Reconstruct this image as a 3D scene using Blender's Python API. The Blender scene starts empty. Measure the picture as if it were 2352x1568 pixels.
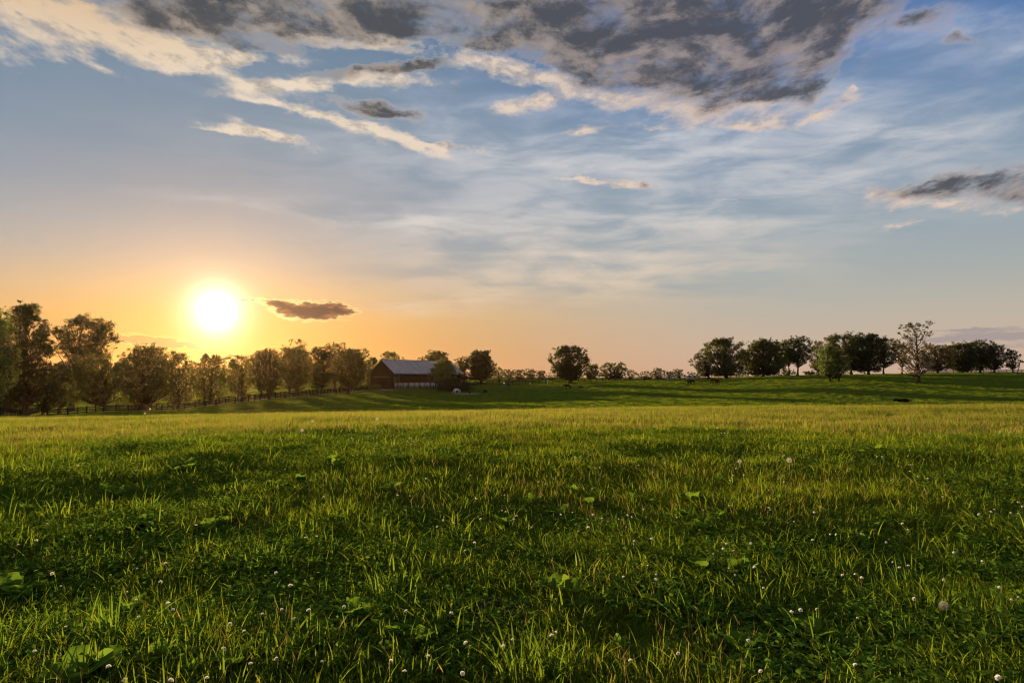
import bpy, bmesh, math, random
import numpy as np
from mathutils import Vector, Matrix

random.seed(7)
scene = bpy.context.scene
COL = scene.collection
R = math.radians

# ------------------------------------------------------------------ camera
EYE = 1.25
F = 1568.0                       # focal length in units of a 2352 px wide frame (24 mm on a 36 mm sensor)
PITCH = math.atan(82.0 / F)
cam_data = bpy.data.cameras.new("camera")
cam_data.lens = 24.0
cam_data.sensor_width = 36.0
cam_data.clip_start = 0.05
cam_data.clip_end = 20000.0
cam = bpy.data.objects.new("camera", cam_data)
COL.objects.link(cam)
cam.location = (0, 0, EYE)
cam.rotation_euler = (R(90) + PITCH, 0, 0)
scene.camera = cam


def ray(px, py):
    """direction seen at a place of the 2352 x 1568 picture"""
    u = (px - 1176.0) / F
    w = (784.0 - py) / F
    c, s = math.cos(PITCH), math.sin(PITCH)
    return (u, c - w * s, s + w * c)


def at(px, py, Y):
    """the point seen there at distance Y ahead"""
    d = ray(px, py)
    t = Y / d[1]
    return (d[0] * t, Y, EYE + d[2] * t)


def azel(px, py):
    d = ray(px, py)
    return math.atan2(d[0], d[1]), math.atan2(d[2], math.hypot(d[0], d[1]))


# ------------------------------------------------------------------ exposure and engine
vs = scene.view_settings
scene.display_settings.display_device = 'sRGB'
vs.view_transform = 'Standard'
vs.look = 'None'
vs.exposure = 1.3
vs.gamma = 1.0
vs.use_curve_mapping = False
scene.render.engine = 'CYCLES'
cy = scene.cycles
cy.max_bounces = 8
cy.diffuse_bounces = 3
cy.glossy_bounces = 2
cy.transmission_bounces = 4
cy.transparent_max_bounces = 8
cy.volume_bounces = 0
cy.sample_clamp_indirect = 4.0
cy.use_denoising = True
cy.use_fast_gi = False
cy.pixel_filter_type = 'BLACKMAN_HARRIS'
cy.filter_width = 1.15
cy.denoising_prefilter = 'ACCURATE'
scene.render.film_transparent = False

# ------------------------------------------------------------------ sun
SUN_AZ, SUN_EL = azel(497, 716)
sun_dir = Vector((math.sin(SUN_AZ) * math.cos(SUN_EL), math.cos(SUN_AZ) * math.cos(SUN_EL), math.sin(SUN_EL)))
sun_data = bpy.data.lights.new("sun", 'SUN')
sun_data.energy = 5.0
sun_data.angle = R(0.5)
sun_data.color = (1.0, 0.68, 0.33)
sun = bpy.data.objects.new("sun", sun_data)
COL.objects.link(sun)
sun.rotation_euler = sun_dir.to_track_quat('Z', 'Y').to_euler()


# ------------------------------------------------------------------ node helpers
class NT:
    def __init__(self, tree):
        self.t = tree
        self.n = tree.nodes
        self.l = tree.links

    def put(self, sock, v):
        if isinstance(v, bpy.types.NodeSocket):
            self.l.new(v, sock)
        elif isinstance(v, (tuple, list)) and len(v) == 3 and len(sock.default_value) == 4:
            sock.default_value = (*v, 1)
        else:
            sock.default_value = v

    def math(self, op, a, b=None, c=None, clamp=False):
        n = self.n.new('ShaderNodeMath')
        n.operation = op
        n.use_clamp = clamp
        for i, v in enumerate((a, b, c)):
            if v is not None:
                self.put(n.inputs[i], v)
        return n.outputs[0]

    def add(self, a, b): return self.math('ADD', a, b)
    def sub(self, a, b): return self.math('SUBTRACT', a, b)
    def mul(self, a, b): return self.math('MULTIPLY', a, b)
    def mx(self, a, b): return self.math('MAXIMUM', a, b)

    def smooth(self, x, lo, hi, a=0.0, b=1.0, kind='SMOOTHSTEP'):
        n = self.n.new('ShaderNodeMapRange')
        n.interpolation_type = kind
        n.clamp = True
        self.put(n.inputs['Value'], x)
        for k, v in (('From Min', lo), ('From Max', hi), ('To Min', a), ('To Max', b)):
            self.put(n.inputs[k], v)
        return n.outputs[0]

    def mix(self, f, a, b, mode='MIX'):
        n = self.n.new('ShaderNodeMix')
        n.data_type = 'RGBA'
        n.blend_type = mode
        n.clamp_factor = True
        self.put(n.inputs[0], f)
        self.put(n.inputs[6], a)
        self.put(n.inputs[7], b)
        return n.outputs[2]

    def vmath(self, op, a, b=None):
        n = self.n.new('ShaderNodeVectorMath')
        n.operation = op
        self.put(n.inputs[0], a)
        if b is not None:
            if op == 'SCALE':
                self.put(n.inputs['Scale'], b)
            else:
                self.put(n.inputs[1], b)
        return n.outputs['Value'] if op in ('LENGTH', 'DOT_PRODUCT', 'DISTANCE') else n.outputs[0]

    def xyz(self, v):
        n = self.n.new('ShaderNodeSeparateXYZ')
        self.put(n.inputs[0], v)
        return n.outputs

    def vec(self, x, y, z):
        n = self.n.new('ShaderNodeCombineXYZ')
        for i, v in enumerate((x, y, z)):
            self.put(n.inputs[i], v)
        return n.outputs[0]

    def noise(self, v, scale, detail=4, rough=0.55, lac=2.0, dist=0.0, color=False):
        n = self.n.new('ShaderNodeTexNoise')
        n.noise_dimensions = '3D'
        self.put(n.inputs['Vector'], v)
        n.inputs['Scale'].default_value = scale
        n.inputs['Detail'].default_value = detail
        n.inputs['Roughness'].default_value = rough
        n.inputs['Lacunarity'].default_value = lac
        n.inputs['Distortion'].default_value = dist
        return n.outputs['Color'] if color else n.outputs['Fac']

    def mapping(self, v, loc=(0, 0, 0), rot=(0, 0, 0), scale=(1, 1, 1), kind='POINT'):
        n = self.n.new('ShaderNodeMapping')
        n.vector_type = kind
        self.put(n.inputs['Vector'], v)
        n.inputs['Location'].default_value = loc
        n.inputs['Rotation'].default_value = rot
        n.inputs['Scale'].default_value = scale
        return n.outputs[0]

    def ramp(self, f, stops, interp='LINEAR'):
        n = self.n.new('ShaderNodeValToRGB')
        cr = n.color_ramp
        cr.interpolation = interp
        while len(cr.elements) < len(stops):
            cr.elements.new(0.5)
        for e, (p, c) in zip(cr.elements, stops):
            e.position = p
            e.color = (*c, 1)
        self.put(n.inputs[0], f)
        return n.outputs[0]


def lin(r, g, b):
    return tuple(((v / 255 + 0.055) / 1.055) ** 2.4 if v > 10.3 else v / 255 / 12.92 for v in (r, g, b))

# ------------------------------------------------------------------ sky: evening air, sun glow and clouds, all by direction
world = bpy.data.worlds.new("World")
scene.world = world
world.use_nodes = True
wt = world.node_tree
wt.nodes.clear()
W = NT(wt)
tc = wt.nodes.new('ShaderNodeTexCoord')
D = W.vmath('NORMALIZE', tc.outputs['Generated'])
dx, dy, dz = W.xyz(D)
EL = W.math('ARCSINE', dz)
AZ = W.math('ARCTAN2', dx, dy)
Q = W.vec(AZ, EL, 0.0)
up = W.add(W.mx(dz, 0.0), 0.13)
PL = W.vec(W.math('DIVIDE', dx, up), W.math('DIVIDE', dy, up), 0.0)   # a flat layer overhead
cosS = W.vmath('DOT_PRODUCT', D, tuple(sun_dir))
SEP = W.math('ARCCOSINE', W.math('MINIMUM', cosS, 0.999999))           # angle from the sun

# clear air
deg = math.pi / 180
ef = W.smooth(EL, 0.0, 40 * deg, kind='LINEAR')
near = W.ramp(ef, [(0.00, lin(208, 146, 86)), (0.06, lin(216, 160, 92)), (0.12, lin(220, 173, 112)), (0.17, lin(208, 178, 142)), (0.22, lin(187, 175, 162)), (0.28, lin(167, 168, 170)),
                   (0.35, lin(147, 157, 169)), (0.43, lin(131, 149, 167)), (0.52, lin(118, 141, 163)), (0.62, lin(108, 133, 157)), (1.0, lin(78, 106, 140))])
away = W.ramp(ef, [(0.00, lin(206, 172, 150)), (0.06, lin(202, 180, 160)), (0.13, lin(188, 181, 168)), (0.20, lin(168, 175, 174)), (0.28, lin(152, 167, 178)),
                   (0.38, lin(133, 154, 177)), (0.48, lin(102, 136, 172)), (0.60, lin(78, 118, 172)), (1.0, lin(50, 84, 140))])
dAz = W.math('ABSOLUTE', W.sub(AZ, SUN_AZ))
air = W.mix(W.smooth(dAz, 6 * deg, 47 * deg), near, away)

# the physical sky of the same hour, a small share of the light
nish = wt.nodes.new('ShaderNodeTexSky')
nish.sky_type = 'NISHITA'
nish.sun_disc = False
nish.sun_elevation = SUN_EL
nish.sun_rotation = SUN_AZ
nish.air_density = 1.2
nish.dust_density = 2.0
air = W.mix(0.05, air, W.vmath('SCALE', nish.outputs[0], 0.10))

# the unseen sky overhead and behind is brightened, fill light added for the shade
fill_sky = W.mx(W.smooth(W.math('ABSOLUTE', AZ), 54 * deg, 100 * deg), W.smooth(EL, 34 * deg, 58 * deg))
air = W.mix(W.mul(fill_sky, W.smooth(EL, -2 * deg, 10 * deg)), air, tuple(0.56 * c for c in lin(218, 216, 220)))

# ragged coordinates for the clouds
w1 = W.vmath('SUBTRACT', W.noise(PL, 1.3, 3, 0.6, color=True), (0.5, 0.5, 0.5))
w2 = W.vmath('SUBTRACT', W.noise(W.mapping(Q, scale=(1, 2.2, 1)), 22, 6, 0.6, color=True), (0.5, 0.5, 0.5))
QW = W.vmath('ADD', Q, W.vmath('ADD', W.vmath('MULTIPLY', w1, (0.05, 0.028, 0)), W.vmath('MULTIPLY', w2, (0.055, 0.028, 0))))


def blob(src, prev, px, py, rx, ry, rot=0.0, wt_=1.0):
    a, e = azel(px, py)
    a2, _ = azel(px + rx, py)
    a1, _ = azel(px - rx, py)
    _, e2 = azel(px, py - ry)
    _, e1 = azel(px, py + ry)
    g = wt.nodes.new('ShaderNodeTexGradient')
    g.gradient_type = 'QUADRATIC_SPHERE'
    tm = g.texture_mapping
    tm.vector_type = 'TEXTURE'
    tm.translation = (a, e, 0)
    tm.rotation = (0, 0, R(rot))
    k = 2.0 / 2
    tm.scale = ((a2 - a1) * k, (e2 - e1) * k, 1e5)
    W.put(g.inputs[0], src)
    return W.math('MULTIPLY_ADD', g.outputs['Fac'], wt_ * 1.25, 0.0 if prev is None else prev)


def total(src, lst):
    s = None
    x, y, _ = W.xyz(src)
    v = src
    for i, b in enumerate(lst):        # in turns of six: the z carried along is scaled away
        if i and i % 6 == 0:
            v = W.vec(x, y, s)
        s = blob(v, s, *b)
    return s


# thin high veil: long pale streaks
st = W.noise(W.mapping(PL, rot=(0, 0, R(18)), scale=(0.6, 1.9, 1)), 1.5, 6, 0.58, dist=0.4)
st2 = W.noise(W.mapping(Q, rot=(0, 0, R(-4)), scale=(1.5, 6.0, 1)), 5.0, 6, 0.56, dist=0.5)
stn = W.add(W.mul(st, 0.45), W.mul(st2, 0.55))
veil_m = total(QW, [(1250, 560, 420, 130, 0, .9), (1300, 490, 330, 60, 3, .5), (720, 488, 300, 16, -3, .75), (1000, 515, 260, 22, -6, .6), (1150, 645, 330, 40, -3, .5), (1350, 600, 420, 50, -6, .5), (1650, 620, 300, 40, 7, .4), (1250, 370, 420, 60, 0, .55),
                    (1900, 390, 420, 130, 0, .55), (1500, 320, 500, 60, 0, .5), (2250, 90, 260, 60, -15, .9), (2200, 300, 380, 60, -10, .5), (1700, 500, 400, 60, 4, .45), (1100, 250, 300, 70, 5, .5),
                    (920, 706, 60, 14, 0, .9), (1060, 690, 160, 26, 10, .5), (1950, 160, 160, 80, 0, .45), (1000, 330, 700, 130, 0, .35), (1900, 300, 500, 200, 0, .3)])
veil = W.mul(W.smooth(stn, 0.34, 0.66), W.math('MINIMUM', veil_m, 1.1))
veil_c = W.mix(W.smooth(EL, 3 * deg, 16 * deg), lin(232, 203, 166), lin(214, 212, 210))
veil_c = W.mix(W.smooth(EL, 16 * deg, 25 * deg), veil_c, lin(188, 196, 214))
sky = W.mix(W.mul(veil, 0.85), air, veil_c)
dim = W.mul(W.smooth(stn, 0.52, 0.36), W.math('MINIMUM', veil_m, 1.0))
sky = W.mix(W.mul(dim, 0.4), sky, lin(150, 164, 174))

# lit cloud (bright, thin) and dense cloud (grey)
bright = total(QW, [
    (80, 40, 260, 70, 0, 1.0), (30, 110, 120, 44, 0, .8), (280, 90, 260, 34, -4, .8), (470, 128, 200, 20, 4, .8), (560, 138, 110, 14, 6, .8), (400, 150, 90, 10, 8, .6), (230, 150, 90, 13, -18, .6), (470, 60, 150, 44, 0, .5),
    (700, 88, 240, 14, 0, .9), (930, 96, 180, 12, 2, .6),
    (640, 200, 110, 14, 4, .9), (780, 192, 180, 16, 9, .95), (930, 195, 100, 18, 0, .85), (600, 226, 90, 7, 0, .8),
    (565, 296, 100, 10, 0, 1.0), (640, 306, 90, 11, -12, .95), (500, 296, 70, 5, 0, .6), (760, 272, 160, 16, -14, .9), (880, 306, 150, 14, -14, 1.0), (1010, 336, 110, 7, -2, .8), (690, 250, 80, 8, -8, .6),
    (1120, 150, 170, 24, -6, 1.0), (1250, 180, 150, 22, -14, .9), (1200, 246, 60, 18, 10, 1.1), (1262, 230, 40, 10, 0, .9), (1340, 295, 50, 9, 0, .7), (1480, 285, 110, 12, 0, .6), (1300, 300, 60, 7, 0, .4),
    (1400, 215, 150, 20, -4, .9), (1600, 245, 250, 34, -4, 1.0), (1700, 290, 120, 13, -6, 1.0), (1860, 278, 50, 8, 16, .7), (1950, 228, 44, 20, 15, .9), (1968, 190, 10, 12, 0, .9), (1892, 262, 18, 14, 0, .9),
    (1330, 408, 70, 6, -4, .9), (1440, 422, 70, 9, -8, 1.0), (1500, 424, 14, 11, 0, .9),
    (2060, 440, 70, 15, -8, 1.0), (2180, 468, 160, 17, -6, 1.0), (2320, 484, 70, 9, 0, .7), (2060, 515, 45, 7, 6, .7), (1670, 460, 22, 5, 0, .8), (1645, 420, 20, 5, 0, .6),
    (1460, 40, 130, 18, 0, .6), (1900, 50, 20, 9, 0, .7)])
dense = total(QW, [
    (350, 35, 70, 36, 0, .8), (560, 34, 210, 50, 0, 1.25), (480, 72, 120, 22, 4, .6), (760, 40, 240, 46, 0, 1.45), (640, 60, 120, 22, 0, .5), (1000, 35, 240, 50, 0, 1.2), (1250, 30, 220, 56, 0, 1.1), (900, 68, 150, 16, 0, .6),
    (1450, 85, 260, 56, 4, 1.1), (1150, 103, 150, 15, 6, 1.1), (1620, 75, 230, 90, 0, 1.2), (1800, 55, 140, 66, 0, 1.2), (1905, 90, 60, 60, -30, 1.0), (1345, 158, 95, 44, -16, 1.15), (1450, 145, 150, 32, -6, .8), (1970, 25, 90, 30, 0, .7), (2080, 45, 90, 26, 0, .85), (2190, 78, 46, 16, -30, .5), (1530, 20, 220, 40, 0, 1.0),
    (1560, 172, 190, 28, 0, 1.15), (1730, 188, 175, 38, 2, 1.45), (1850, 200, 56, 38, -10, .9), (1720, 232, 130, 18, 4, .7), (1480, 235, 90, 14, 6, .45),
    (850, 166, 170, 11, 9, 1.0), (960, 156, 80, 10, 9, 1.0), (800, 186, 90, 9, 5, .4), (840, 252, 110, 15, -3, 1.0), (900, 268, 60, 10, 0, .7), (590, 112, 70, 15, 0, .75), (700, 262, 60, 8, 0, .3), (610, 300, 30, 6, -20, .5),
    (2230, 418, 160, 26, -2, 1.2), (2335, 455, 90, 26, 0, 1.0), (2150, 432, 90, 18, 6, .6), (1478, 425, 20, 9, -10, .8), (1410, 410, 60, 4, 0, .3)])
# billow noise in a coordinate that shrinks towards the horizon, read twice: here and a step nearer the sun
def billow(az, el):
    e = W.add(el, 0.28)
    v = W.vec(W.math('DIVIDE', az, e), W.mul(W.math('LOGARITHM', e, math.e), 1.9), 0.0)
    return W.sub(W.noise(v, 4.2, 9, 0.60, dist=0.35), 0.5), W.sub(W.noise(v, 15.0, 8, 0.66, dist=0.2), 0.5)


nzc, nzf = billow(AZ, EL)
nzc2, nzf2 = billow(W.sub(AZ, 0.013), W.sub(EL, 0.011))
relief = W.add(W.mul(W.sub(nzc, nzc2), 3.6), W.mul(W.sub(nzf, nzf2), 1.5))         # positive on the sunward side
bv_ = W.add(W.math('MINIMUM', bright, 1.3), W.mul(W.add(W.mul(nzc, 3.2), W.mul(nzf, 2.7)), W.smooth(bright, 0.02, 0.35)))
aB = W.mul(W.smooth(bv_, 0.05, 1.30), 0.97)
dense = W.math('MINIMUM', W.mul(dense, 0.85), 0.95)
dv = W.add(dense, W.mul(W.add(W.mul(nzc, 2.5), W.mul(nzf, 2.1)), W.smooth(dense, 0.02, 0.35)))
aD = W.smooth(dv, 0.02, 1.02)
core = W.smooth(W.sub(W.add(dv, W.mul(nzf, 1.0)), W.mul(relief, 1.0)), 0.20, 1.25)
toSun = W.smooth(dAz, 2 * deg, 45 * deg)
warm = W.mix(toSun, lin(240, 221, 196), lin(224, 202, 186))
warm = W.mix(W.mul(W.smooth(EL, 20 * deg, 28 * deg), W.smooth(AZ, -18 * deg, -32 * deg)), warm, lin(224, 188, 140))
shade = W.mix(toSun, lin(176, 166, 156), lin(160, 154, 162))
warm = W.mix(W.mul(W.smooth(relief, 0.16, -0.42), W.smooth(bv_, 0.3, 1.1)), warm, shade)
lit = W.mix(toSun, lin(172, 158, 145), lin(162, 149, 145))
dark = W.mix(W.smooth(AZ, -8 * deg, 22 * deg), lin(78, 80, 84), lin(80, 82, 90))
grey = W.mix(core, lit, dark)
grey = W.mix(W.mul(W.smooth(relief, 0.0, 0.5), 0.5), grey, lit)
hi = W.mix(W.mul(aB, 0.94), sky, warm)
rim = W.mul(W.smooth(dv, 0.04, 0.26), W.smooth(dv, 0.6, 0.32))
hi = W.mix(W.mul(rim, 0.12), hi, warm)
hi = W.mix(W.mul(aD, 0.95), hi, grey)

# low banks near the horizon: small dark cloud beside the sun, mauve bars
lo = sky
low_n = W.sub(W.noise(W.mapping(Q, scale=(1, 3.2, 1)), 30, 7, 0.6), 0.5)
QL = W.vmath('ADD', Q, W.vmath('MULTIPLY', W.vmath('SUBTRACT', W.noise(W.mapping(Q, scale=(1, 2.5, 1)), 55, 5, 0.62, color=True), (0.5, 0.5, 0.5)), (0.034, 0.016, 0)))
lowd = total(QL, [(712, 713, 70, 17, -3, 1.5), (655, 703, 44, 9, -6, .8), (775, 712, 40, 12, 0, 1.2), (705, 724, 50, 8, 0, .9), (590, 688, 44, 6, 0, .50), (628, 696, 46, 7, -10, .55)])
lv = W.add(lowd, W.mul(W.mul(low_n, 2.8), W.smooth(lowd, 0.02, 0.3)))
lo = W.mix(W.mul(W.mul(W.smooth(lv, 0.06, 0.30), 0.95), W.smooth(AZ, azel(790, 710)[0], azel(670, 700)[0], 0.35, 1.0)), lo, lin(255, 232, 160))
lo = W.mix(W.smooth(lv, 0.40, 0.72), lo, W.mix(W.smooth(W.add(lv, W.mul(low_n, 1.2)), 0.5, 1.5), lin(150, 108, 80), lin(78, 62, 64)))
bank = total(QL, [(330, 780, 100, 11, -2, 1.1), (400, 790, 60, 7, -2, .7), (450, 796, 50, 3, -3, .5), (240, 776, 60, 7, 0, .6)])
bv = W.add(bank, W.mul(low_n, W.smooth(bank, 0.02, 0.3)))
lo = W.mix(W.mul(W.smooth(bv, 0.1, 0.34), 0.6), lo, lin(255, 212, 128))
lo = W.mix(W.mul(W.smooth(bv, 0.32, 0.6), 0.9), lo, lin(204, 152, 100))
bank2 = total(QL, [(2230, 757, 110, 6, 0, .9), (2320, 770, 170, 12, 0, .8), (2200, 778, 150, 9, 0, .7), (2330, 795, 120, 10, 0, .5)])
lo = W.mix(W.mul(W.smooth(W.add(bank2, W.mul(low_n, W.smooth(bank2, 0.02, 0.3))), 0.2, 0.75), 0.8), lo, lin(160, 148, 150))

# the sun and its glow
g1 = W.math('EXPONENT', W.mul(W.math('POWER', W.math('DIVIDE', SEP, 1.55 * deg), 1.6), -1.0))
g2 = W.math('EXPONENT', W.mul(SEP, -1.0 / (2.4 * deg)))
g3 = W.math('EXPONENT', W.mul(SEP, -1.0 / (7.0 * deg)))
glow = W.vmath('ADD', W.vmath('SCALE', W.vec(1.0, 0.93, 0.80), W.mul(g1, 2.0)),
               W.vmath('ADD', W.vmath('SCALE', W.vec(1.0, 0.72, 0.24), W.mul(g2, 0.33)), W.vmath('SCALE', W.vec(0.9, 0.42, 0.02), W.mul(g3, 0.02))))
lo = W.vmath('ADD', lo, W.vmath('SCALE', glow, W.smooth(lv, 0.40, 0.75, 1.0, 0.3)))
hi = W.vmath('ADD', hi, glow)


def background(c):
    b = wt.nodes.new('ShaderNodeBackground')
    W.put(b.inputs['Color'], c)
    b.inputs['Strength'].default_value = 2.0 ** -1.3        # the colours above are as seen at this exposure
    return b.outputs[0]


def either(f, a, b):
    m = wt.nodes.new('ShaderNodeMixShader')
    for i, v in enumerate((f, a, b)):
        W.put(m.inputs[i], v)
    return m.outputs[0]


upper = W.math('GREATER_THAN', EL, 10.0 * deg)
front = W.math('LESS_THAN', W.math('ABSOLUTE', AZ), 50 * deg)
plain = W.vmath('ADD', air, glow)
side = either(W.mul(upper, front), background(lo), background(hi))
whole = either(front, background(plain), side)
wo = wt.nodes.new('ShaderNodeOutputWorld')
wt.links.new(whole, wo.inputs['Surface'])
# ------------------------------------------------------------------ naming helpers
def tag(o, label=None, cat=None, group=None, kind=None):
    if label: o['label'] = label
    if cat: o['category'] = cat
    if group: o['group'] = group
    if kind: o['kind'] = kind
    return o


def mesh_np(name, V, faces, mats, mat_idx=None, smooth=False, attrs=None):
    """faces: list of index arrays (n,k); one polygon block each"""
    V = np.asarray(V, np.float32).reshape(-1, 3)
    me = bpy.data.meshes.new(name)
    me.vertices.add(len(V))
    me.vertices.foreach_set('co', V.ravel())
    blocks = [np.asarray(f, np.int32) for f in faces if len(f)]
    nl = sum(f.size for f in blocks)
    npoly = sum(len(f) for f in blocks)
    me.loops.add(nl)
    me.polygons.add(npoly)
    me.loops.foreach_set('vertex_index', np.concatenate([f.ravel() for f in blocks]))
    tot = np.concatenate([np.full(len(f), f.shape[1], np.int32) for f in blocks])
    start = np.concatenate([[0], np.cumsum(tot)[:-1]]).astype(np.int32)
    me.polygons.foreach_set('loop_start', start)
    if mat_idx is not None:
        me.polygons.foreach_set('material_index', np.asarray(mat_idx, np.int32))
    me.polygons.foreach_set('use_smooth', np.full(npoly, smooth))
    for m in (mats if isinstance(mats, (list, tuple)) else [mats]):
        me.materials.append(m)
    for an, (dom, typ, vals) in (attrs or {}).items():
        a = me.attributes.new(an, typ, dom)
        a.data.foreach_set('value' if typ in ('FLOAT', 'INT') else 'vector', np.asarray(vals).ravel())
    me.update(calc_edges=True)
    return me


def obj(name, me, parent=None, loc=None):
    o = bpy.data.objects.new(name, me)
    COL.objects.link(o)
    if loc is not None: o.location = loc
    if parent is not None: o.parent = parent
    return o


def empty(name, loc, rz=0.0):
    o = bpy.data.objects.new(name, None)
    o.empty_display_size = 0.5
    COL.objects.link(o)
    o.location = loc
    o.rotation_euler = (0, 0, rz)
    return o


class MB:
    """collects tubes and boxes into one mesh"""
    def __init__(self):
        self.V, self.Q, self.T, self.n = [], [], [], 0

    def raw(self, v, q=(), t=()):
        v = np.asarray(v, float).reshape(-1, 3)
        if len(q): self.Q.append(np.asarray(q, int) + self.n)
        if len(t): self.T.append(np.asarray(t, int) + self.n)
        self.V.append(v)
        self.n += len(v)

    def tube(self, pts, rad, sides=6):
        pts = np.asarray(pts, float)
        rad = np.broadcast_to(np.asarray(rad, float), (len(pts),))
        d = np.gradient(pts, axis=0)
        d /= np.linalg.norm(d, axis=1)[:, None] + 1e-9
        ref = np.where(np.abs(d[:, 2:3]) > 0.9, np.array([[1.0, 0, 0]]), np.array([[0, 0, 1.0]]))
        a = np.cross(d, ref); a /= np.linalg.norm(a, axis=1)[:, None] + 1e-9
        b = np.cross(d, a)
        th = np.arange(sides) * 2 * np.pi / sides
        ring = a[:, None] * np.cos(th)[None, :, None] + b[:, None] * np.sin(th)[None, :, None]
        v = pts[:, None] + ring * rad[:, None, None]
        k = len(pts)
        i = np.arange(k - 1)[:, None] * sides
        j = np.arange(sides)[None]
        j2 = (j + 1) % sides
        q = np.stack([i + j, i + j2, i + sides + j2, i + sides + j], -1).reshape(-1, 4)
        base = k * sides
        tip = np.stack([(k - 1) * sides + np.arange(sides), (k - 1) * sides + (np.arange(sides) + 1) % sides, np.full(sides, base)], -1)
        self.raw(np.vstack([v.reshape(-1, 3), pts[-1:]]), q, tip)

    def box(self, c, size, rz=0.0, bev=0.0):
        hx, hy, hz = (s / 2 for s in size)
        v = np.array([(x, y, z) for z in (-hz, hz) for y in (-hy, hy) for x in (-hx, hx)], float)
        cs, sn = math.cos(rz), math.sin(rz)
        v = np.stack([v[:, 0] * cs - v[:, 1] * sn, v[:, 0] * sn + v[:, 1] * cs, v[:, 2]], -1) + np.asarray(c)
        self.raw(v, [(0, 2, 3, 1), (4, 5, 7, 6), (0, 1, 5, 4), (2, 6, 7, 3), (0, 4, 6, 2), (1, 3, 7, 5)])

    def mesh(self, name, mat, smooth=False):
        return mesh_np(name, np.vstack(self.V), [np.vstack(self.Q) if self.Q else [], np.vstack(self.T) if self.T else []], mat, smooth=smooth)


def material(name, build, **kw):
    m = bpy.data.materials.new(name)
    m.use_nodes = True
    t = m.node_tree
    t.nodes.clear()
    N = NT(t)
    out = t.nodes.new('ShaderNodeOutputMaterial')
    t.links.new(build(N, t), out.inputs['Surface'])
    return m


def principled(N, t, color, rough=0.8, spec=0.3, metal=0.0, bump=None, bstr=0.3, bdist=0.02):
    matt = spec <= 0.15                # dusty, fibrous surfaces: no sheen against the low sun
    p = t.nodes.new('ShaderNodeBsdfDiffuse' if matt else 'ShaderNodeBsdfPrincipled')
    N.put(p.inputs['Color' if matt else 'Base Color'], color)
    N.put(p.inputs['Roughness'], 0.0 if matt else rough)
    if not matt:
        p.inputs['Specular IOR Level'].default_value = spec
        p.inputs['Metallic'].default_value = metal
    if bump is not None:
        b = t.nodes.new('ShaderNodeBump')
        b.inputs['Strength'].default_value = bstr
        b.inputs['Distance'].default_value = bdist
        N.put(b.inputs['Height'], bump)
        t.links.new(b.outputs[0], p.inputs['Normal'])
    return p.outputs[0]


def leafy(N, t, color, trans, tf=0.5, gloss=0.04, rough=0.45):
    d = t.nodes.new('ShaderNodeBsdfDiffuse')
    N.put(d.inputs['Color'], color)
    r = t.nodes.new('ShaderNodeBsdfTranslucent')
    N.put(r.inputs['Color'], trans)
    m = t.nodes.new('ShaderNodeMixShader')
    m.inputs[0].default_value = tf
    t.links.new(d.outputs[0], m.inputs[1]); t.links.new(r.outputs[0], m.inputs[2])
    if gloss <= 0:
        return m.outputs[0]
    g = t.nodes.new('ShaderNodeBsdfGlossy')
    g.inputs['Roughness'].default_value = rough
    g.inputs['Color'].default_value = (0.9, 0.9, 0.9, 1)
    m2 = t.nodes.new('ShaderNodeMixShader')
    m2.inputs[0].default_value = gloss
    t.links.new(m.outputs[0], m2.inputs[1]); t.links.new(g.outputs[0], m2.inputs[2])
    return m2.outputs[0]


def wpos(N, t):
    return t.nodes.new('ShaderNodeNewGeometry').outputs['Position']


# ------------------------------------------------------------------ terrain: heights fitted through surveyed points
def warp(x, y):
    x = np.asarray(x, float); y = np.asarray(y, float)
    r = np.hypot(x, y) + 1e-6
    k = np.log1p(r / 18.0) / r
    return x * k * 1.15, y * k


SURVEY = []                                          # (x, y, z)
for px, py, Y in [
    # brow of the near field
    (-150, 971, 24), (0, 970, 24), (300, 964, 25), (600, 958, 26), (900, 953, 27), (1176, 949, 27), (1500, 943, 28), (1800, 939, 29), (2100, 937, 30), (2352, 935, 30), (2600, 934, 30),
    # hollow right behind it (hidden) and the paddock
    (0, 978, 60), (300, 973, 60), (600, 968, 60), (900, 962, 60), (1176, 957, 60), (1500, 950, 60), (1800, 946, 60), (2100, 944, 60), (2352, 942, 60),
    (0, 956, 98), (120, 956, 118), (241, 947, 125), (378, 943, 136), (552, 925, 152), (700, 909, 184), (838, 896, 232),
    (2073, 926, 106), (1800, 924, 110), (2352, 915, 112), (1500, 928, 110), (1176, 934, 110), (800, 941, 110), (600, 944, 110),
    (905, 890, 240), (1060, 888, 250), (1050, 904, 212), (1115, 904, 212), (1303, 893, 218), (1335, 893, 218), (1588, 883, 218), (1645, 882, 218), (900, 912, 190), (1176, 912, 170), (1500, 904, 160), (1800, 896, 160), (2300, 892, 150),
    (1910, 876, 175), (2108, 881, 170), (1700, 868, 245), (1960, 861, 250), (2260, 857, 238), (2352, 857, 235), (2110, 859, 248), (1750, 865, 255), (1632, 869, 252), (1450, 874, 255), (1310, 880, 246), (1200, 884, 250), (1105, 883, 250),
    # farther land
    (1200, 873, 400), (1500, 874, 450), (1540, 880, 400), (1000, 876, 400), (700, 866, 420), (560, 852, 480), (300, 852, 480), (0, 850, 480), (400, 905, 240), (200, 915, 220), (60, 922, 200), (640, 893, 260), (-300, 930, 160), (-300, 850, 450),
    (1900, 866, 420), (2300, 866, 420), (2700, 862, 240), (2700, 885, 160), (2700, 870, 420),
    (1200, 868, 900), (400, 846, 900), (2000, 867, 900), (2600, 868, 900), (-200, 846, 900)]:
    SURVEY.append(at(px, py, Y))
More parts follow.
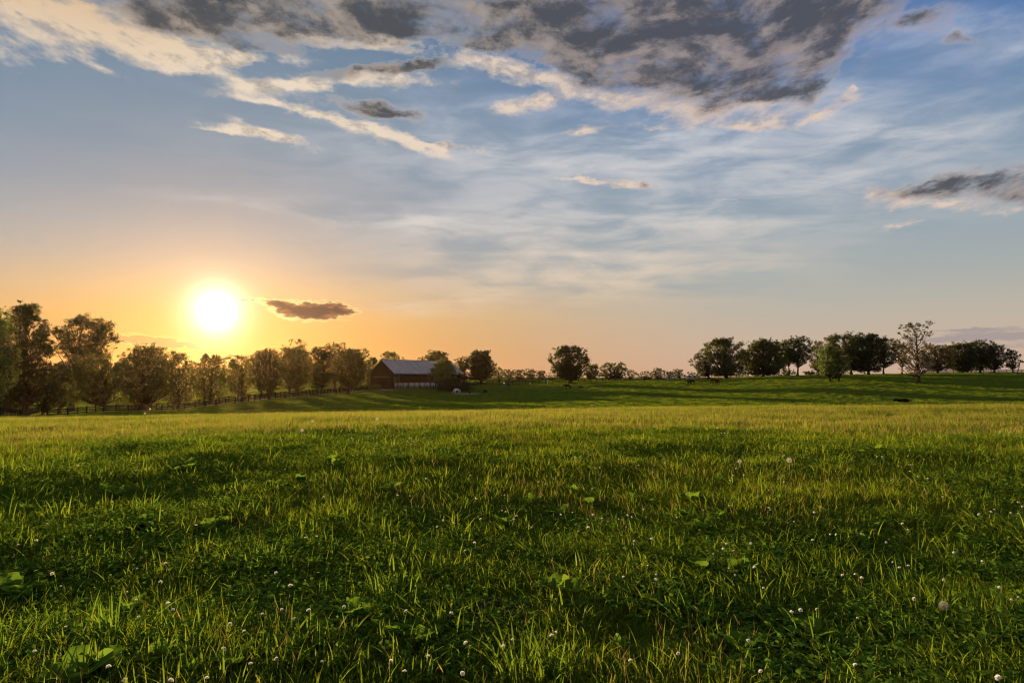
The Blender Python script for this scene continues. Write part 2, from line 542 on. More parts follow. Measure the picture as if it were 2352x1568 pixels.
for a in np.radians(np.arange(0, 360, 45)):          # level ground about the viewer
    SURVEY.append((3 * math.sin(a), 3 * math.cos(a), 0.0))
for x, y, z in [(0, 8, -.03), (-6, 9, -.05), (6, 9, 0), (0, 15, 0.0), (-9, 15, -.06), (9, 15, .05), (0, -20, 0), (-20, -20, 0), (20, -20, .2), (-25, 0, -.3), (25, 0, .4), (0, -300, 2), (-300, -100, -2), (300, -100, 3), (-300, 60, -5), (300, 60, 1),
                (0, -2500, 5), (-2500, -300, 5), (2500, -300, 5), (-2000, 1500, 30), (0, 2500, 2), (2000, 1500, 2)]:
    SURVEY.append((x, y, z))
SV = np.array(SURVEY)
_sx, _sy = warp(SV[:, 0], SV[:, 1])


def _k(d2):
    return 0.5 * d2 * np.log(d2 + 1e-12)


_n = len(SV)
_A = np.zeros((_n + 3, _n + 3))
_A[:_n, :_n] = _k((_sx[:, None] - _sx[None]) ** 2 + (_sy[:, None] - _sy[None]) ** 2) + np.eye(_n) * 2e-4
_A[:_n, _n:] = np.stack([np.ones(_n), _sx, _sy], 1)
_A[_n:, :_n] = _A[:_n, _n:].T
_wt = np.linalg.solve(_A, np.concatenate([SV[:, 2], np.zeros(3)]))


def vnoise(x, y, seed=0):
    """smooth value noise in plain numpy"""
    xi = np.floor(x).astype(np.int64); yi = np.floor(y).astype(np.int64)
    fx = x - xi; fy = y - yi
    fx = fx * fx * (3 - 2 * fx); fy = fy * fy * (3 - 2 * fy)

    def h(a, b):
        v = (a * 374761393 + b * 668265263 + seed * 1442695041) & 0x7fffffff
        v = ((v ^ (v >> 13)) * 1274126177) & 0x7fffffff
        return ((v ^ (v >> 16)) & 0xffff) / 65535.0
    return (h(xi, yi) * (1 - fx) + h(xi + 1, yi) * fx) * (1 - fy) + (h(xi, yi + 1) * (1 - fx) + h(xi + 1, yi + 1) * fx) * fy - 0.5


def turb(x, y, s, seed):
    """two turned layers of the noise, so that its lattice does not show"""
    u = (x * 0.81 + y * 0.59) / s; v = (-x * 0.59 + y * 0.81) / s
    return 0.65 * vnoise(u, v, seed) + 0.5 * vnoise(u * 0.5 * 1.37 - v * 0.7 * 1.37 + 3.3, u * 0.7 * 1.37 + v * 0.5 * 1.37, seed + 50)


def H(x, y):
    x = np.asarray(x, float); y = np.asarray(y, float)
    sh = np.broadcast(x, y).shape
    x = np.broadcast_to(x, sh).ravel(); y = np.broadcast_to(y, sh).ravel()
    out = np.empty(len(x))
    for s in range(0, len(x), 40000):
        e = slice(s, s + 40000)
        wx, wy = warp(x[e], y[e])
        out[e] = _k((wx[:, None] - _sx[None]) ** 2 + (wy[:, None] - _sy[None]) ** 2) @ _wt[:_n] + _wt[_n] + _wt[_n + 1] * wx + _wt[_n + 2] * wy
    r = np.hypot(x, y)
    fade = np.clip(1 - r / 60.0, 0, 1)
    out = out + fade * (0.15 * turb(x, y, 3.1, 1) + 0.11 * turb(x, y, 1.5, 5) + 0.05 * turb(x, y, 0.7, 2))
    k = np.clip((np.where(y > 0, r, 0) - 2.5) / 8.5, 0, 1); k = k * k * (3 - 2 * k)
    out = out + 0.27 * k * np.clip(1 - (r - 11.5) / 12, 0, 1)      # a swell that turns the near turf away from the sun
    far = np.clip((r - 45) / 60.0, 0, 1) * np.clip(1 - (r - 350) / 400, 0, 1)
    out = out + far * (0.34 * turb(x, y * 1.5, 23, 3) + 0.18 * turb(x, y * 1.5, 9, 4))
    return out.reshape(sh)


def Hs(x, y):
    return float(H(np.array([x]), np.array([y]))[0])


def on_ground(px, Y):
    x = at(px, 866, Y)[0]
    return (x, Y, Hs(x, Y))


def m_ground(N, t):
    p = wpos(N, t)
    a = N.noise(p, 0.35, 6, 0.6)
    b = N.noise(p, 2.6, 5, 0.65)
    c = N.noise(N.mapping(p, scale=(0.03, 0.06, 0.03)), 1.0, 5, 0.6)
    col = N.mix(N.smooth(a, 0.3, 0.7), (0.034, 0.066, 0.010), (0.066, 0.095, 0.016))
    col = N.mix(N.smooth(c, 0.45, 0.7), col, (0.075, 0.080, 0.022))
    col = N.mix(N.mul(N.smooth(b, 0.5, 0.8), 0.5), col, (0.028, 0.034, 0.010))
    hgt = N.add(N.noise(p, 1.2, 6, 0.7), N.mul(N.noise(p, 7.0, 4, 0.7), 0.5))
    d = t.nodes.new('ShaderNodeBsdfDiffuse')
    N.put(d.inputs['Color'], col)
    bp = t.nodes.new('ShaderNodeBump')
    bp.inputs['Strength'].default_value = 0.8; bp.inputs['Distance'].default_value = 0.12
    N.put(bp.inputs['Height'], hgt)
    t.links.new(bp.outputs[0], d.inputs['Normal'])
    return d.outputs[0]


MAT_GROUND = material("pasture ground", m_ground)
_na = 560
_ang = np.concatenate([np.linspace(-62, 62, 400, endpoint=False), np.linspace(62, 298, _na - 400, endpoint=False)])
_rad = np.concatenate([[0.4], np.geomspace(1.2, 64, 130, endpoint=False), np.linspace(64, 330, 200, endpoint=False), np.geomspace(330, 1700, 50)])
_AA, _RR = np.meshgrid(np.radians(_ang), _rad)
_X = _RR * np.sin(_AA); _Y = _RR * np.cos(_AA)
_Z = H(_X, _Y)
_nr = len(_rad)
i = np.arange(_nr - 1)[:, None] * _na
j = np.arange(_na)[None]
q = np.stack([i + j, i + _na + j, i + _na + (j + 1) % _na, i + (j + 1) % _na], -1).reshape(-1, 4)
cap = np.arange(_na)[::-1].reshape(1, -1)
gme = mesh_np("ground", np.stack([_X, _Y, _Z], -1), [q, cap], MAT_GROUND, smooth=True)
tag(obj("ground", gme), "rolling green pasture under the evening sky", "pasture", kind='structure')


def ribbon(name, pts, width, mat, lift, label, cat):
    """a strip laid on the ground along pts"""
    P = np.array(pts, float)
    seg = np.concatenate([[0], np.cumsum(np.hypot(*np.diff(P, axis=0).T))])
    s = np.linspace(0, seg[-1], int(seg[-1] / 1.5) + 2)
    x = np.interp(s, seg, P[:, 0]); y = np.interp(s, seg, P[:, 1])
    dxy = np.stack([np.gradient(x), np.gradient(y)], -1)
    dxy /= np.linalg.norm(dxy, axis=1)[:, None]
    nrm = np.stack([-dxy[:, 1], dxy[:, 0]], -1)
    k = 5
    off = np.linspace(-0.5, 0.5, k) * width
    wob = 1 + 0.16 * vnoise(s / 3.0, s * 0, 9)[:, None]
    X = x[:, None] + nrm[:, :1] * off[None] * wob
    Y = y[:, None] + nrm[:, 1:] * off[None] * wob
    V = np.stack([X, Y, H(X, Y) + lift], -1).reshape(-1, 3)
    a = np.arange(len(s) - 1)[:, None] * k + np.arange(k - 1)[None]
    me = mesh_np(name, V, [np.stack([a, a + 1, a + k + 1, a + k], -1).reshape(-1, 4)], mat, smooth=True)
    return tag(obj(name, me), label, cat, kind='structure')


MAT_GRAVEL = material("lane gravel", lambda N, t: principled(N, t, N.mix(N.noise(wpos(N, t), 1.4, 5, 0.7), (0.22, 0.19, 0.16), (0.36, 0.32, 0.28)), 0.9, 0.1))
# ------------------------------------------------------------------ trees
def m_leaf(dark, light, trans):
    def f(N, t):
        p = wpos(N, t)
        oi = t.nodes.new('ShaderNodeObjectInfo')
        a = N.noise(p, 0.55, 3, 0.6)
        col = N.mix(N.smooth(a, 0.35, 0.65), dark, light)
        hs = t.nodes.new('ShaderNodeHueSaturation')
        N.put(hs.inputs['Hue'], N.smooth(oi.outputs['Random'], 0, 1, 0.485, 0.515, 'LINEAR'))
        N.put(hs.inputs['Value'], N.smooth(oi.outputs['Random'], 0, 1, 0.8, 1.2, 'LINEAR'))
        N.put(hs.inputs['Color'], col)
        return leafy(N, t, hs.outputs[0], trans, 0.42, 0.03, 0.4)
    return f


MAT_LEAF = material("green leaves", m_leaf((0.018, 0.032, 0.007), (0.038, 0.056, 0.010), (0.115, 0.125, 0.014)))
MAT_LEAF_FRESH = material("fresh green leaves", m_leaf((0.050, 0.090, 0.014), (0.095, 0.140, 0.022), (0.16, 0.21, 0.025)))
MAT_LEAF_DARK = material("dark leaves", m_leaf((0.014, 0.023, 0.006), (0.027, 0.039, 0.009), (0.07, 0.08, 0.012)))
MAT_BLOSSOM = material("pale blossom", m_leaf((0.20, 0.17, 0.13), (0.32, 0.27, 0.22), (0.30, 0.24, 0.17)))
MAT_BROWNLEAF = material("sparse brown green leaves", m_leaf((0.045, 0.040, 0.016), (0.075, 0.066, 0.022), (0.15, 0.12, 0.03)))
MAT_BARK = material("bark", lambda N, t: principled(N, t, N.mix(N.noise(N.mapping(wpos(N, t), scale=(6, 6, 1.2)), 1.5, 5, 0.7), (0.035, 0.026, 0.018), (0.085, 0.065, 0.046)), 0.9, 0.1))

PROFILE = {
    'round': lambda t: np.sqrt(np.clip(1 - (2 * t - 1) ** 2, 0.02, 1)) ** 0.5,
    'oval': lambda t: np.clip(1 - (2 * t - 0.9) ** 2, 0.04, 1) ** 0.42,
    'vase': lambda t: np.clip(0.38 + 1.15 * t, 0, 1) * np.sqrt(np.clip(1 - np.clip(t - 0.55, 0, 1) ** 2 * 3.2, 0.05, 1)),
    'cone': lambda t: np.clip(1.05 - 0.8 * t, 0.1, 1) * np.clip(t * 8 + 0.4, 0, 1),
    'flat': lambda t: np.clip(0.55 + 2.2 * t, 0, 1) * np.sqrt(np.clip(1 - np.clip(t - 0.3, 0, 1) ** 2 * 1.6, 0.05, 1)),
}


LANE = "trees in the row along the lane"
RIDGE = "trees on the ridge to the east"


def leaf_quads(P, size, rng, droop=0.0):
    n = len(P)
    nr = rng.normal(size=(n, 3)); nr[:, 2] = np.abs(nr[:, 2]) * 0.8
    nr /= np.linalg.norm(nr, axis=1)[:, None]
    a = np.cross(nr, rng.normal(size=(n, 3))); a /= np.linalg.norm(a, axis=1)[:, None] + 1e-9
    a[:, 2] -= droop; a /= np.linalg.norm(a, axis=1)[:, None]
    b = np.cross(nr, a)
    s = (size * rng.uniform(0.6, 1.35, n))[:, None]
    V = np.stack([P - a * s * 0.62, P + b * s * 0.36 + a * s * 0.05, P + a * s * 0.62, P - b * s * 0.36 + a * s * 0.05], 1).reshape(-1, 3)
    return V, np.arange(4 * n).reshape(-1, 4)


def tree(label, px, Y, box, shape='round', seed=0, leaf=0.34, fill=1.0, blobs=26, br=0.30, trunk=0.30, mat=None, group=None,
         name='tree', cat='tree', lean=0.0, droop=0.0, twigs=False, extra=None, fork=0.35, mat_bark=None):
    rng = np.random.default_rng(seed + 1000)
    leaf *= 0.82
    l, r, top, bot = box
    if group in (LANE, RIDGE):
        l, r = (l + r) / 2 - (r - l) * 0.60, (l + r) / 2 + (r - l) * 0.60
    B = on_ground(px, Y)
    x0 = at(l, 866, Y)[0] - B[0]; x1 = at(r, 866, Y)[0] - B[0]
    zt = at(px, top, Y)[2] - B[2]; zb = max(0.1, at(px, bot, Y)[2] - B[2])
    cx, hw, hh = (x0 + x1) / 2, (x1 - x0) / 2, zt - zb
    blobs = int(blobs * 2.1)
    R0 = min(hw, hh / 2) * br * 0.95
    # leafy masses inside the outline
    g = (np.arange(blobs) + 0.5) / blobs
    g = np.clip(g + rng.uniform(-0.5, 0.5, blobs) / blobs, 0.01, 0.99)
    tt = g
    ph = np.arange(blobs) * 2.39996 + rng.uniform(0, 6.28)
    rad = np.sqrt(rng.uniform(0.15, 1.12, blobs))
    w = PROFILE[shape](tt) * np.clip(1 + 0.24 * rng.normal(size=blobs), 0.5, 1.3)
    rr = R0 * rng.uniform(0.55, 1.25, blobs)
    C = np.stack([cx + np.cos(ph) * rad * w * np.maximum(hw - rr * 0.8, hw * 0.2), np.sin(ph) * rad * w * np.maximum(hw * 0.85 - rr * 0.8, hw * 0.2), zb + rr * 0.6 + tt * (hh - rr * 1.5)], -1)
    ne = 9                             # small sprays that break the outline
    et = rng.uniform(0.35, 1.0, ne); ep = rng.choice([0, np.pi], ne) + rng.normal(size=ne) * 0.9
    ew = PROFILE[shape](et) * rng.uniform(0.9, 1.12, ne)
    er_ = R0 * rng.uniform(0.25, 0.55, ne)
    C = np.vstack([C, np.stack([cx + np.cos(ep) * ew * hw, np.sin(ep) * ew * hw * .8, zb + et * hh - er_ * .5], -1)])
    rr = np.concatenate([rr, er_])
    if extra:
        for ex, ey, er in extra:      # masses read off the outline, in picture units
            q = at(ex, ey, Y)
            C = np.vstack([C, [q[0] - B[0], rng.uniform(-0.3, 0.3) * hw, q[2] - B[2]]])
            rr = np.append(rr, er * Y / F)
    # twig tips in every mass, leaves about the tips
    P = []
    tips_all = []
    for c, q in zip(C, rr):
        nt = int(np.clip(8.5 * (q / 1.2) ** 2 * fill, 4, 60))
        d = rng.normal(size=(nt, 3)); d /= np.linalg.norm(d, axis=1)[:, None]
        tips = c + d * (q * rng.uniform(0.12, 1.25, nt) ** 0.7)[:, None] * np.array([1, 1, 0.85])
        sg = np.clip(0.19 * q + 0.07, 0.15, 0.45) * rng.uniform(.6, 1.25, (nt, 1, 1))
        nl = int(np.clip(30 * (float(sg.mean()) / 0.35) ** 2 * (0.34 / leaf) ** 2, 8, 100))
        P.append((tips[:, None] + rng.normal(size=(nt, nl, 3)) * sg * np.array([1, 1, 0.8]) - np.array([0, 0, droop]) * rng.uniform(0, 1.2, (nt, nl, 1))).reshape(-1, 3))
        tips_all.append(tips)
    P = np.vstack(P)
    P = P[P[:, 2] > 0.15]
    root = tag(empty(name, B), label, cat, group)
    V, q4 = leaf_quads(P, leaf, rng, droop)
    mats = mat if isinstance(mat, (list, tuple)) else [mat or MAT_LEAF]
    mi = None
    if len(mats) > 1:                  # second leaf in the lower part
        zs = P[:, 2]
        mi = (zs + rng.normal(size=len(zs)) * hh * 0.07 < zb + hh * 0.30).astype(int)
    obj('foliage' if name in ('bush', 'hedge') else 'crown', mesh_np('crown', V, [q4], mats, mi), root)
    # wood
    mb = MB()
    n = 9
    s = np.linspace(0, 1, n)
    topz = zb + hh * 0.80
    tx = cx * s ** 1.6 * 0.7 + lean * s * hh * 0.1 + np.cumsum(rng.normal(size=n)) * 0.06 * (s > 0)
    ty = np.cumsum(rng.normal(size=n)) * 0.06 * (s > 0)
    T = np.stack([tx, ty, -0.3 + s * (topz + 0.3)], -1)
    tr = trunk * np.clip(1.0 - 0.88 * s, 0.08, 1) * (1 + 0.7 * np.exp(-s * 26))
    mb.tube(T, tr, 8)
    for c, tips in zip(C, tips_all):
        f = np.clip((c[2] - rng.uniform(0.8, 2.2) * hw * 0.45) / topz, max(0.12, zb / topz * 0.8), 0.92)
        f = max(f, min(fork * zb / max(topz, .1) + 0.1, 0.9))
        p0 = np.array([np.interp(f, s, T[:, k]) for k in range(3)])
        mid = p0 * 0.5 + c * 0.5 + np.array([0, 0, -0.10 * np.hypot(*(c - p0)[:2])]) + rng.normal(size=3) * 0.12
        r0 = max(np.interp(f, s, tr) * 0.45, 0.035)
        mb.tube([p0, p0 * .75 + mid * .25 + rng.normal(size=3) * .05, mid, mid * .5 + c * .5 + rng.normal(size=3) * .12, c], [r0, r0 * .85, r0 * .62, r0 * .45, 0.03], 5)
        if twigs:
            for k in range(0, len(tips), 2):
                mb.tube([c, (c + tips[k]) / 2 + rng.normal(size=3) * .1, tips[k] + (tips[k] - c) * 0.2], [0.05, 0.035, 0.02], 4)
    obj('trunk', mb.mesh('trunk', mat_bark or MAT_BARK, smooth=True), root)
    return root


LANE = "trees in the row along the lane"
RIDGE = "trees on the ridge to the east"
FARROW = "small trees far behind the paddock fence"
EDGE = "tall trees at the western edge"
# western edge
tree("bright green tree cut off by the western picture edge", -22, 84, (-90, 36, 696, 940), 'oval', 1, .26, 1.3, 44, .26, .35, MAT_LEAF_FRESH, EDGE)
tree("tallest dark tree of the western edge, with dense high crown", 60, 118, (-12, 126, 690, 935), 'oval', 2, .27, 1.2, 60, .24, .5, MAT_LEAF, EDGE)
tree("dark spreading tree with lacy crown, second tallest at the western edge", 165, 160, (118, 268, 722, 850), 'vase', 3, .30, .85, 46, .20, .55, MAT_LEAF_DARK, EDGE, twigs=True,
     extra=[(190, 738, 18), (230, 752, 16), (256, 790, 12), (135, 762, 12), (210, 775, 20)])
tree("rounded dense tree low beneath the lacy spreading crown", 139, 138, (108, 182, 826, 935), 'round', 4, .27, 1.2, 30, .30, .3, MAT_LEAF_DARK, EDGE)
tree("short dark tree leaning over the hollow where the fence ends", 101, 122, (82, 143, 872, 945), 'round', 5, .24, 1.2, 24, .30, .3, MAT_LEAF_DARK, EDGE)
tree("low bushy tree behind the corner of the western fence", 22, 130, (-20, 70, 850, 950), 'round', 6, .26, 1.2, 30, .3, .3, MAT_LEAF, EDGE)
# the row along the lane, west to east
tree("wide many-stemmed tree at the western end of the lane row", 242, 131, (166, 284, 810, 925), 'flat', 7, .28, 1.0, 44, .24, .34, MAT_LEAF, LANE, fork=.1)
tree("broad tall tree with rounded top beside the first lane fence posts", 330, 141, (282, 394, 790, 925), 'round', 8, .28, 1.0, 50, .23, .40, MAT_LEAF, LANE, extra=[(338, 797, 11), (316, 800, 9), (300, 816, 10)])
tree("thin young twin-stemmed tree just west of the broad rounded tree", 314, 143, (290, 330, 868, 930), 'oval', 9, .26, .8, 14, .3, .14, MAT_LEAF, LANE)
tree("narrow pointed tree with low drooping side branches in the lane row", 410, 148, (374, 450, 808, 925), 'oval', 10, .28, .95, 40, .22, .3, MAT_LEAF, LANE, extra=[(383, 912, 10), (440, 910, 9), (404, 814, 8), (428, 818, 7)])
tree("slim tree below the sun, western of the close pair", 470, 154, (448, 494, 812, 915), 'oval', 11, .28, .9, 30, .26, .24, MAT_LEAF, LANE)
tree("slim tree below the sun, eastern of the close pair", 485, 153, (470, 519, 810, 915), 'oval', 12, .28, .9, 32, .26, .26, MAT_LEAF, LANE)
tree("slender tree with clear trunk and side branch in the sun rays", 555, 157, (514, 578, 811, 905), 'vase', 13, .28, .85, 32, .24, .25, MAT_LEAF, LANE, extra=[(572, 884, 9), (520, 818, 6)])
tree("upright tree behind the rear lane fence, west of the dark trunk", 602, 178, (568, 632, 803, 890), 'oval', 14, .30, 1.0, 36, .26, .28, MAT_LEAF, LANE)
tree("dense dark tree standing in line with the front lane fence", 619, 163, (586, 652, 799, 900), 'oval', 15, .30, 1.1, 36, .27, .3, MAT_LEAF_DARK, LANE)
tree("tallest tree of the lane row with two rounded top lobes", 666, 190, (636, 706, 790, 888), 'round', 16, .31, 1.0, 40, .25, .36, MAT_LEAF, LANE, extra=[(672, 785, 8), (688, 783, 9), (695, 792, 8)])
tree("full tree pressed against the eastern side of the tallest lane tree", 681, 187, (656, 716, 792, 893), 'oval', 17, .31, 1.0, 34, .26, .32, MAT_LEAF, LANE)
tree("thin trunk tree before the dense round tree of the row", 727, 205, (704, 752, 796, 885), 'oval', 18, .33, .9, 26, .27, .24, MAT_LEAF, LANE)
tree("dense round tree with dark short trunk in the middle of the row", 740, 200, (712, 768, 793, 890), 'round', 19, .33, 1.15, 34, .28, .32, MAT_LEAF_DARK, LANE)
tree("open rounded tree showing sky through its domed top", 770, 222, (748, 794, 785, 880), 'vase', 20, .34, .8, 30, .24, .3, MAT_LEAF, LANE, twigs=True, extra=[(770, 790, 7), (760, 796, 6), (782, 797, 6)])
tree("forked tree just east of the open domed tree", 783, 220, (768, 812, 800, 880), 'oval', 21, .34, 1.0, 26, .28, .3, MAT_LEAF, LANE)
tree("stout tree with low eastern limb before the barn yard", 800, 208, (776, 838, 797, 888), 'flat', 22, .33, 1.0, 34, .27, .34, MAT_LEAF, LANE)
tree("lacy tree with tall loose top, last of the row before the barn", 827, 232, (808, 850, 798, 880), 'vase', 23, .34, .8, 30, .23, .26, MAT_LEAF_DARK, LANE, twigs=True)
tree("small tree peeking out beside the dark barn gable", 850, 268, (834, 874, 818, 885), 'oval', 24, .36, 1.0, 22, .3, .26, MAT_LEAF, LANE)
# around the barn
BARNT = "trees around the barn"
tree("rounded treetop above the western end of the barn ridge", 898, 300, (872, 923, 805, 880), 'round', 25, .40, 1.05, 34, .26, .4, MAT_LEAF, BARNT)
tree("broad treetop above the eastern part of the barn roof", 1003, 300, (970, 1035, 802, 882), 'round', 26, .40, 1.05, 44, .25, .45, MAT_LEAF, BARNT)
tree("dark treetop between the barn roof end and the big eastern tree", 1058, 296, (1040, 1080, 818, 880), 'round', 27, .40, 1.1, 26, .29, .4, MAT_LEAF_DARK, BARNT)
tree("large dark tree with thick trunk east of the barn", 1105, 254, (1070, 1140, 802, 872), 'round', 28, .37, 1.05, 46, .25, .5, MAT_LEAF_DARK, BARNT)
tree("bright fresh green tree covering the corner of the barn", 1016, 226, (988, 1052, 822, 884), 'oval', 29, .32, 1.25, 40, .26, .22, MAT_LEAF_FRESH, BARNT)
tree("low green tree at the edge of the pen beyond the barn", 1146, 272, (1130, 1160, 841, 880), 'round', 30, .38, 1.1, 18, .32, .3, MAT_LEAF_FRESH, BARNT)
tree("bare-topped little tree rising behind the barn ridge", 925, 320, (919, 933, 818, 850), 'vase', 31, .3, .35, 8, .25, .14, MAT_BROWNLEAF, BARNT, twigs=True)
tree("bare twiggy treetop behind the middle of the barn ridge", 961, 325, (955, 967, 821, 850), 'vase', 32, .3, .35, 8, .25, .14, MAT_BROWNLEAF, BARNT, twigs=True)
# the bush beside the white horse and the clipped hedges by the barn gate
tree("large dark overgrown bush behind the white grazing horse", 1050, 221, (1006, 1090, 866, 905), 'flat', 33, .30, 1.3, 60, .34, .12, MAT_LEAF_DARK, None, 'bush', 'bush', extra=[(1068, 866, 9), (1078, 864, 7), (1015, 893, 9), (1030, 888, 9), (1080, 895, 8)])
# far row behind the paddock
for k, (lb, px, box, sh, mt) in enumerate([
        ("flat-topped little tree at the western end of the far row", 1168, (1156, 1186, 848, 874), 'flat', MAT_LEAF),
        ("dark rounded little tree in the far row behind the pen", 1192, (1178, 1206, 847, 875), 'round', MAT_LEAF_DARK),
        ("open branching little tree in the far row", 1217, (1202, 1236, 846, 874), 'vase', MAT_LEAF),
        ("dark square little tree at the eastern end of the far row", 1243, (1230, 1254, 850, 876), 'round', MAT_LEAF_DARK),
        ("low distant bush-like tree at the foot of the big lone tree", 1275, (1254, 1296, 860, 878), 'round', MAT_LEAF),
        ("distant broad tree west of the white shed roof", 1482, (1462, 1506, 851, 871), 'round', MAT_LEAF),
        ("distant taller tree nearest the white shed roof", 1512, (1496, 1528, 843, 871), 'oval', MAT_LEAF),
        ("distant small tree just east of the white shed roof", 1536, (1526, 1548, 852, 870), 'round', MAT_LEAF_DARK),
        ("distant lobed tree above the shed roof", 1558, (1544, 1572, 846, 870), 'vase', MAT_LEAF),
        ("distant low tree beside the leaning ridge tree", 1590, (1572, 1618, 853, 870), 'flat', MAT_LEAF)]):
    tree(lb, px, 410 + 6 * (k % 3), box, sh, 40 + k, .50, 1.0, 18, .3, .3, mt, FARROW)
# middle
tree("big lone round tree with heavy trunk behind the mare", 1310, 247, (1262, 1354, 792, 872), 'round', 55, .36, .95, 64, .20, .62, MAT_LEAF_DARK, None,
     extra=[(1300, 800, 9), (1325, 799, 9), (1345, 822, 9), (1272, 840, 8), (1268, 852, 8), (1285, 812, 9)])
MIDT = "trees between the lone tree and the ridge"
tree("low sloping tree behind the lone round tree", 1352, 300, (1338, 1382, 834, 876), 'round', 56, .40, 1.1, 24, .3, .35, MAT_LEAF, MIDT)
tree("broad domed tree standing alone beyond the paddock fence", 1412, 300, (1372, 1442, 831, 874), 'round', 57, .40, 1.1, 36, .28, .42, MAT_LEAF, MIDT, extra=[(1430, 836, 7)])
tree("thin drooping tree at the side of the broad domed tree", 1446, 310, (1434, 1462, 846, 872), 'vase', 58, .36, .6, 12, .26, .18, MAT_BROWNLEAF, MIDT, twigs=True)
# the ridge
tree("leaning ragged tree at the western end of the ridge", 1628, 250, (1591, 1642, 806, 862), 'vase', 60, .33, .8, 32, .20, .42, MAT_LEAF_DARK, RIDGE, lean=-.6, twigs=True, extra=[(1600, 840, 8), (1607, 818, 7), (1628, 855, 6), (1628, 845, 6)])
tree("tall feathery willow-like tree on the ridge", 1669, 246, (1612, 1713, 772, 864), 'oval', 61, .34, 1.0, 70, .17, .5, MAT_LEAF, RIDGE, droop=.35, twigs=True, extra=[(1640, 782, 8), (1625, 787, 6), (1678, 776, 7), (1700, 790, 7), (1650, 850, 9), (1690, 850, 9)])
tree("dense bushy tree growing down to the grass of the ridge", 1754, 250, (1710, 1800, 779, 866), 'flat', 62, .34, 1.1, 66, .22, .45, MAT_LEAF, RIDGE, extra=[(1745, 785, 9), (1722, 845, 9), (1782, 850, 9), (1765, 782, 7)])
tree("open tree with two clear dark stems, western stem", 1812, 252, (1788, 1836, 776, 835), 'round', 63, .34, .95, 34, .25, .28, MAT_LEAF, RIDGE)
tree("open tree with forked trunk clear against the sky on the ridge", 1832, 248, (1810, 1862, 770, 838), 'round', 64, .34, .9, 38, .23, .36, MAT_LEAF_DARK, RIDGE)
tree("thin see-through tree west of the twin trunks", 1880, 250, (1850, 1900, 780, 848), 'vase', 65, .32, .6, 32, .20, .3, MAT_BROWNLEAF, RIDGE, twigs=True)
tree("low dark shrubby tree beside the thin see-through tree", 1888, 252, (1868, 1916, 826, 866), 'round', 66, .32, 1.1, 22, .3, .2, MAT_LEAF_DARK, RIDGE)
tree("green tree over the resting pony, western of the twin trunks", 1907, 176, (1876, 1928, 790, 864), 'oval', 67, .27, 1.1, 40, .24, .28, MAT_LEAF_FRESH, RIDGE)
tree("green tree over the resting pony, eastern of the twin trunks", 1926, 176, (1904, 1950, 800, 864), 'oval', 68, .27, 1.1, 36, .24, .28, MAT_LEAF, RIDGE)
tree("tall crowned tree directly behind the twin trunks", 1956, 252, (1896, 1990, 766, 850), 'round', 69, .34, 1.0, 56, .22, .42, MAT_LEAF, RIDGE, extra=[(1925, 772, 8), (1910, 778, 8), (1955, 768, 8)])
tree("tall dense tree with two round tops at the middle of the ridge", 1995, 250, (1960, 2026, 764, 856), 'round', 70, .34, 1.05, 50, .24, .4, MAT_LEAF_DARK, RIDGE, extra=[(1982, 769, 8), (2004, 771, 8)])
tree("open dark tree with slim stem on the ridge", 2030, 250, (2014, 2066, 774, 840), 'round', 71, .34, .85, 40, .22, .3, MAT_LEAF_DARK, RIDGE)
tree("crooked thin-stemmed tree half hidden by the blossom tree", 2072, 250, (2052, 2096, 784, 838), 'round', 72, .34, .8, 30, .23, .26, MAT_BROWNLEAF, RIDGE)
tree("lone tall tree with dark bare top and pale blossom low on its trunk", 2109, 170, (2066, 2144, 738, 862), 'round', 73, .21, .36, 40, .13, .38, [MAT_BROWNLEAF, MAT_BLOSSOM], None, twigs=True,
     extra=[(2092, 745, 7), (2128, 742, 8), (2078, 775, 7), (2138, 765, 6), (2100, 852, 9), (2122, 850, 10), (2135, 838, 9), (2088, 840, 8), (2145, 815, 6), (2110, 840, 9)])
tree("brownish round tree just east of the blossom tree", 2155, 248, (2120, 2186, 788, 852), 'round', 74, .34, 1.0, 44, .24, .4, MAT_BROWNLEAF, RIDGE)
tree("large domed tree in the eastern clump above the grey fence", 2212, 250, (2176, 2246, 784, 854), 'round', 75, .34, 1.05, 48, .24, .4, MAT_LEAF_DARK, RIDGE)
tree("tall peaked tree in the eastern clump above the grey fence", 2252, 252, (2222, 2282, 779, 850), 'round', 76, .34, .95, 44, .23, .38, MAT_LEAF_DARK, RIDGE, twigs=True)
tree("eastern tree with open lower branches, outer end of the clump", 2284, 248, (2262, 2309, 788, 848), 'round', 77, .34, .95, 36, .24, .34, MAT_LEAF_DARK, RIDGE)
tree("small separate tree with slim trunk by the grey fence", 2327, 238, (2306, 2342, 801, 846), 'oval', 78, .32, .95, 26, .26, .2, MAT_LEAF_DARK, RIDGE)
tree("low scrub tree along the foot of the ridge trees", 1800, 258, (1776, 1826, 848, 866), 'flat', 79, .34, 1.1, 20, .4, .12, MAT_LEAF, RIDGE)
tree("round scrub bush under the gap between the ridge trees", 1860, 262, (1846, 1876, 852, 866), 'round', 80, .34, 1.1, 14, .4, .1, MAT_LEAF, None, 'bush', 'bush')

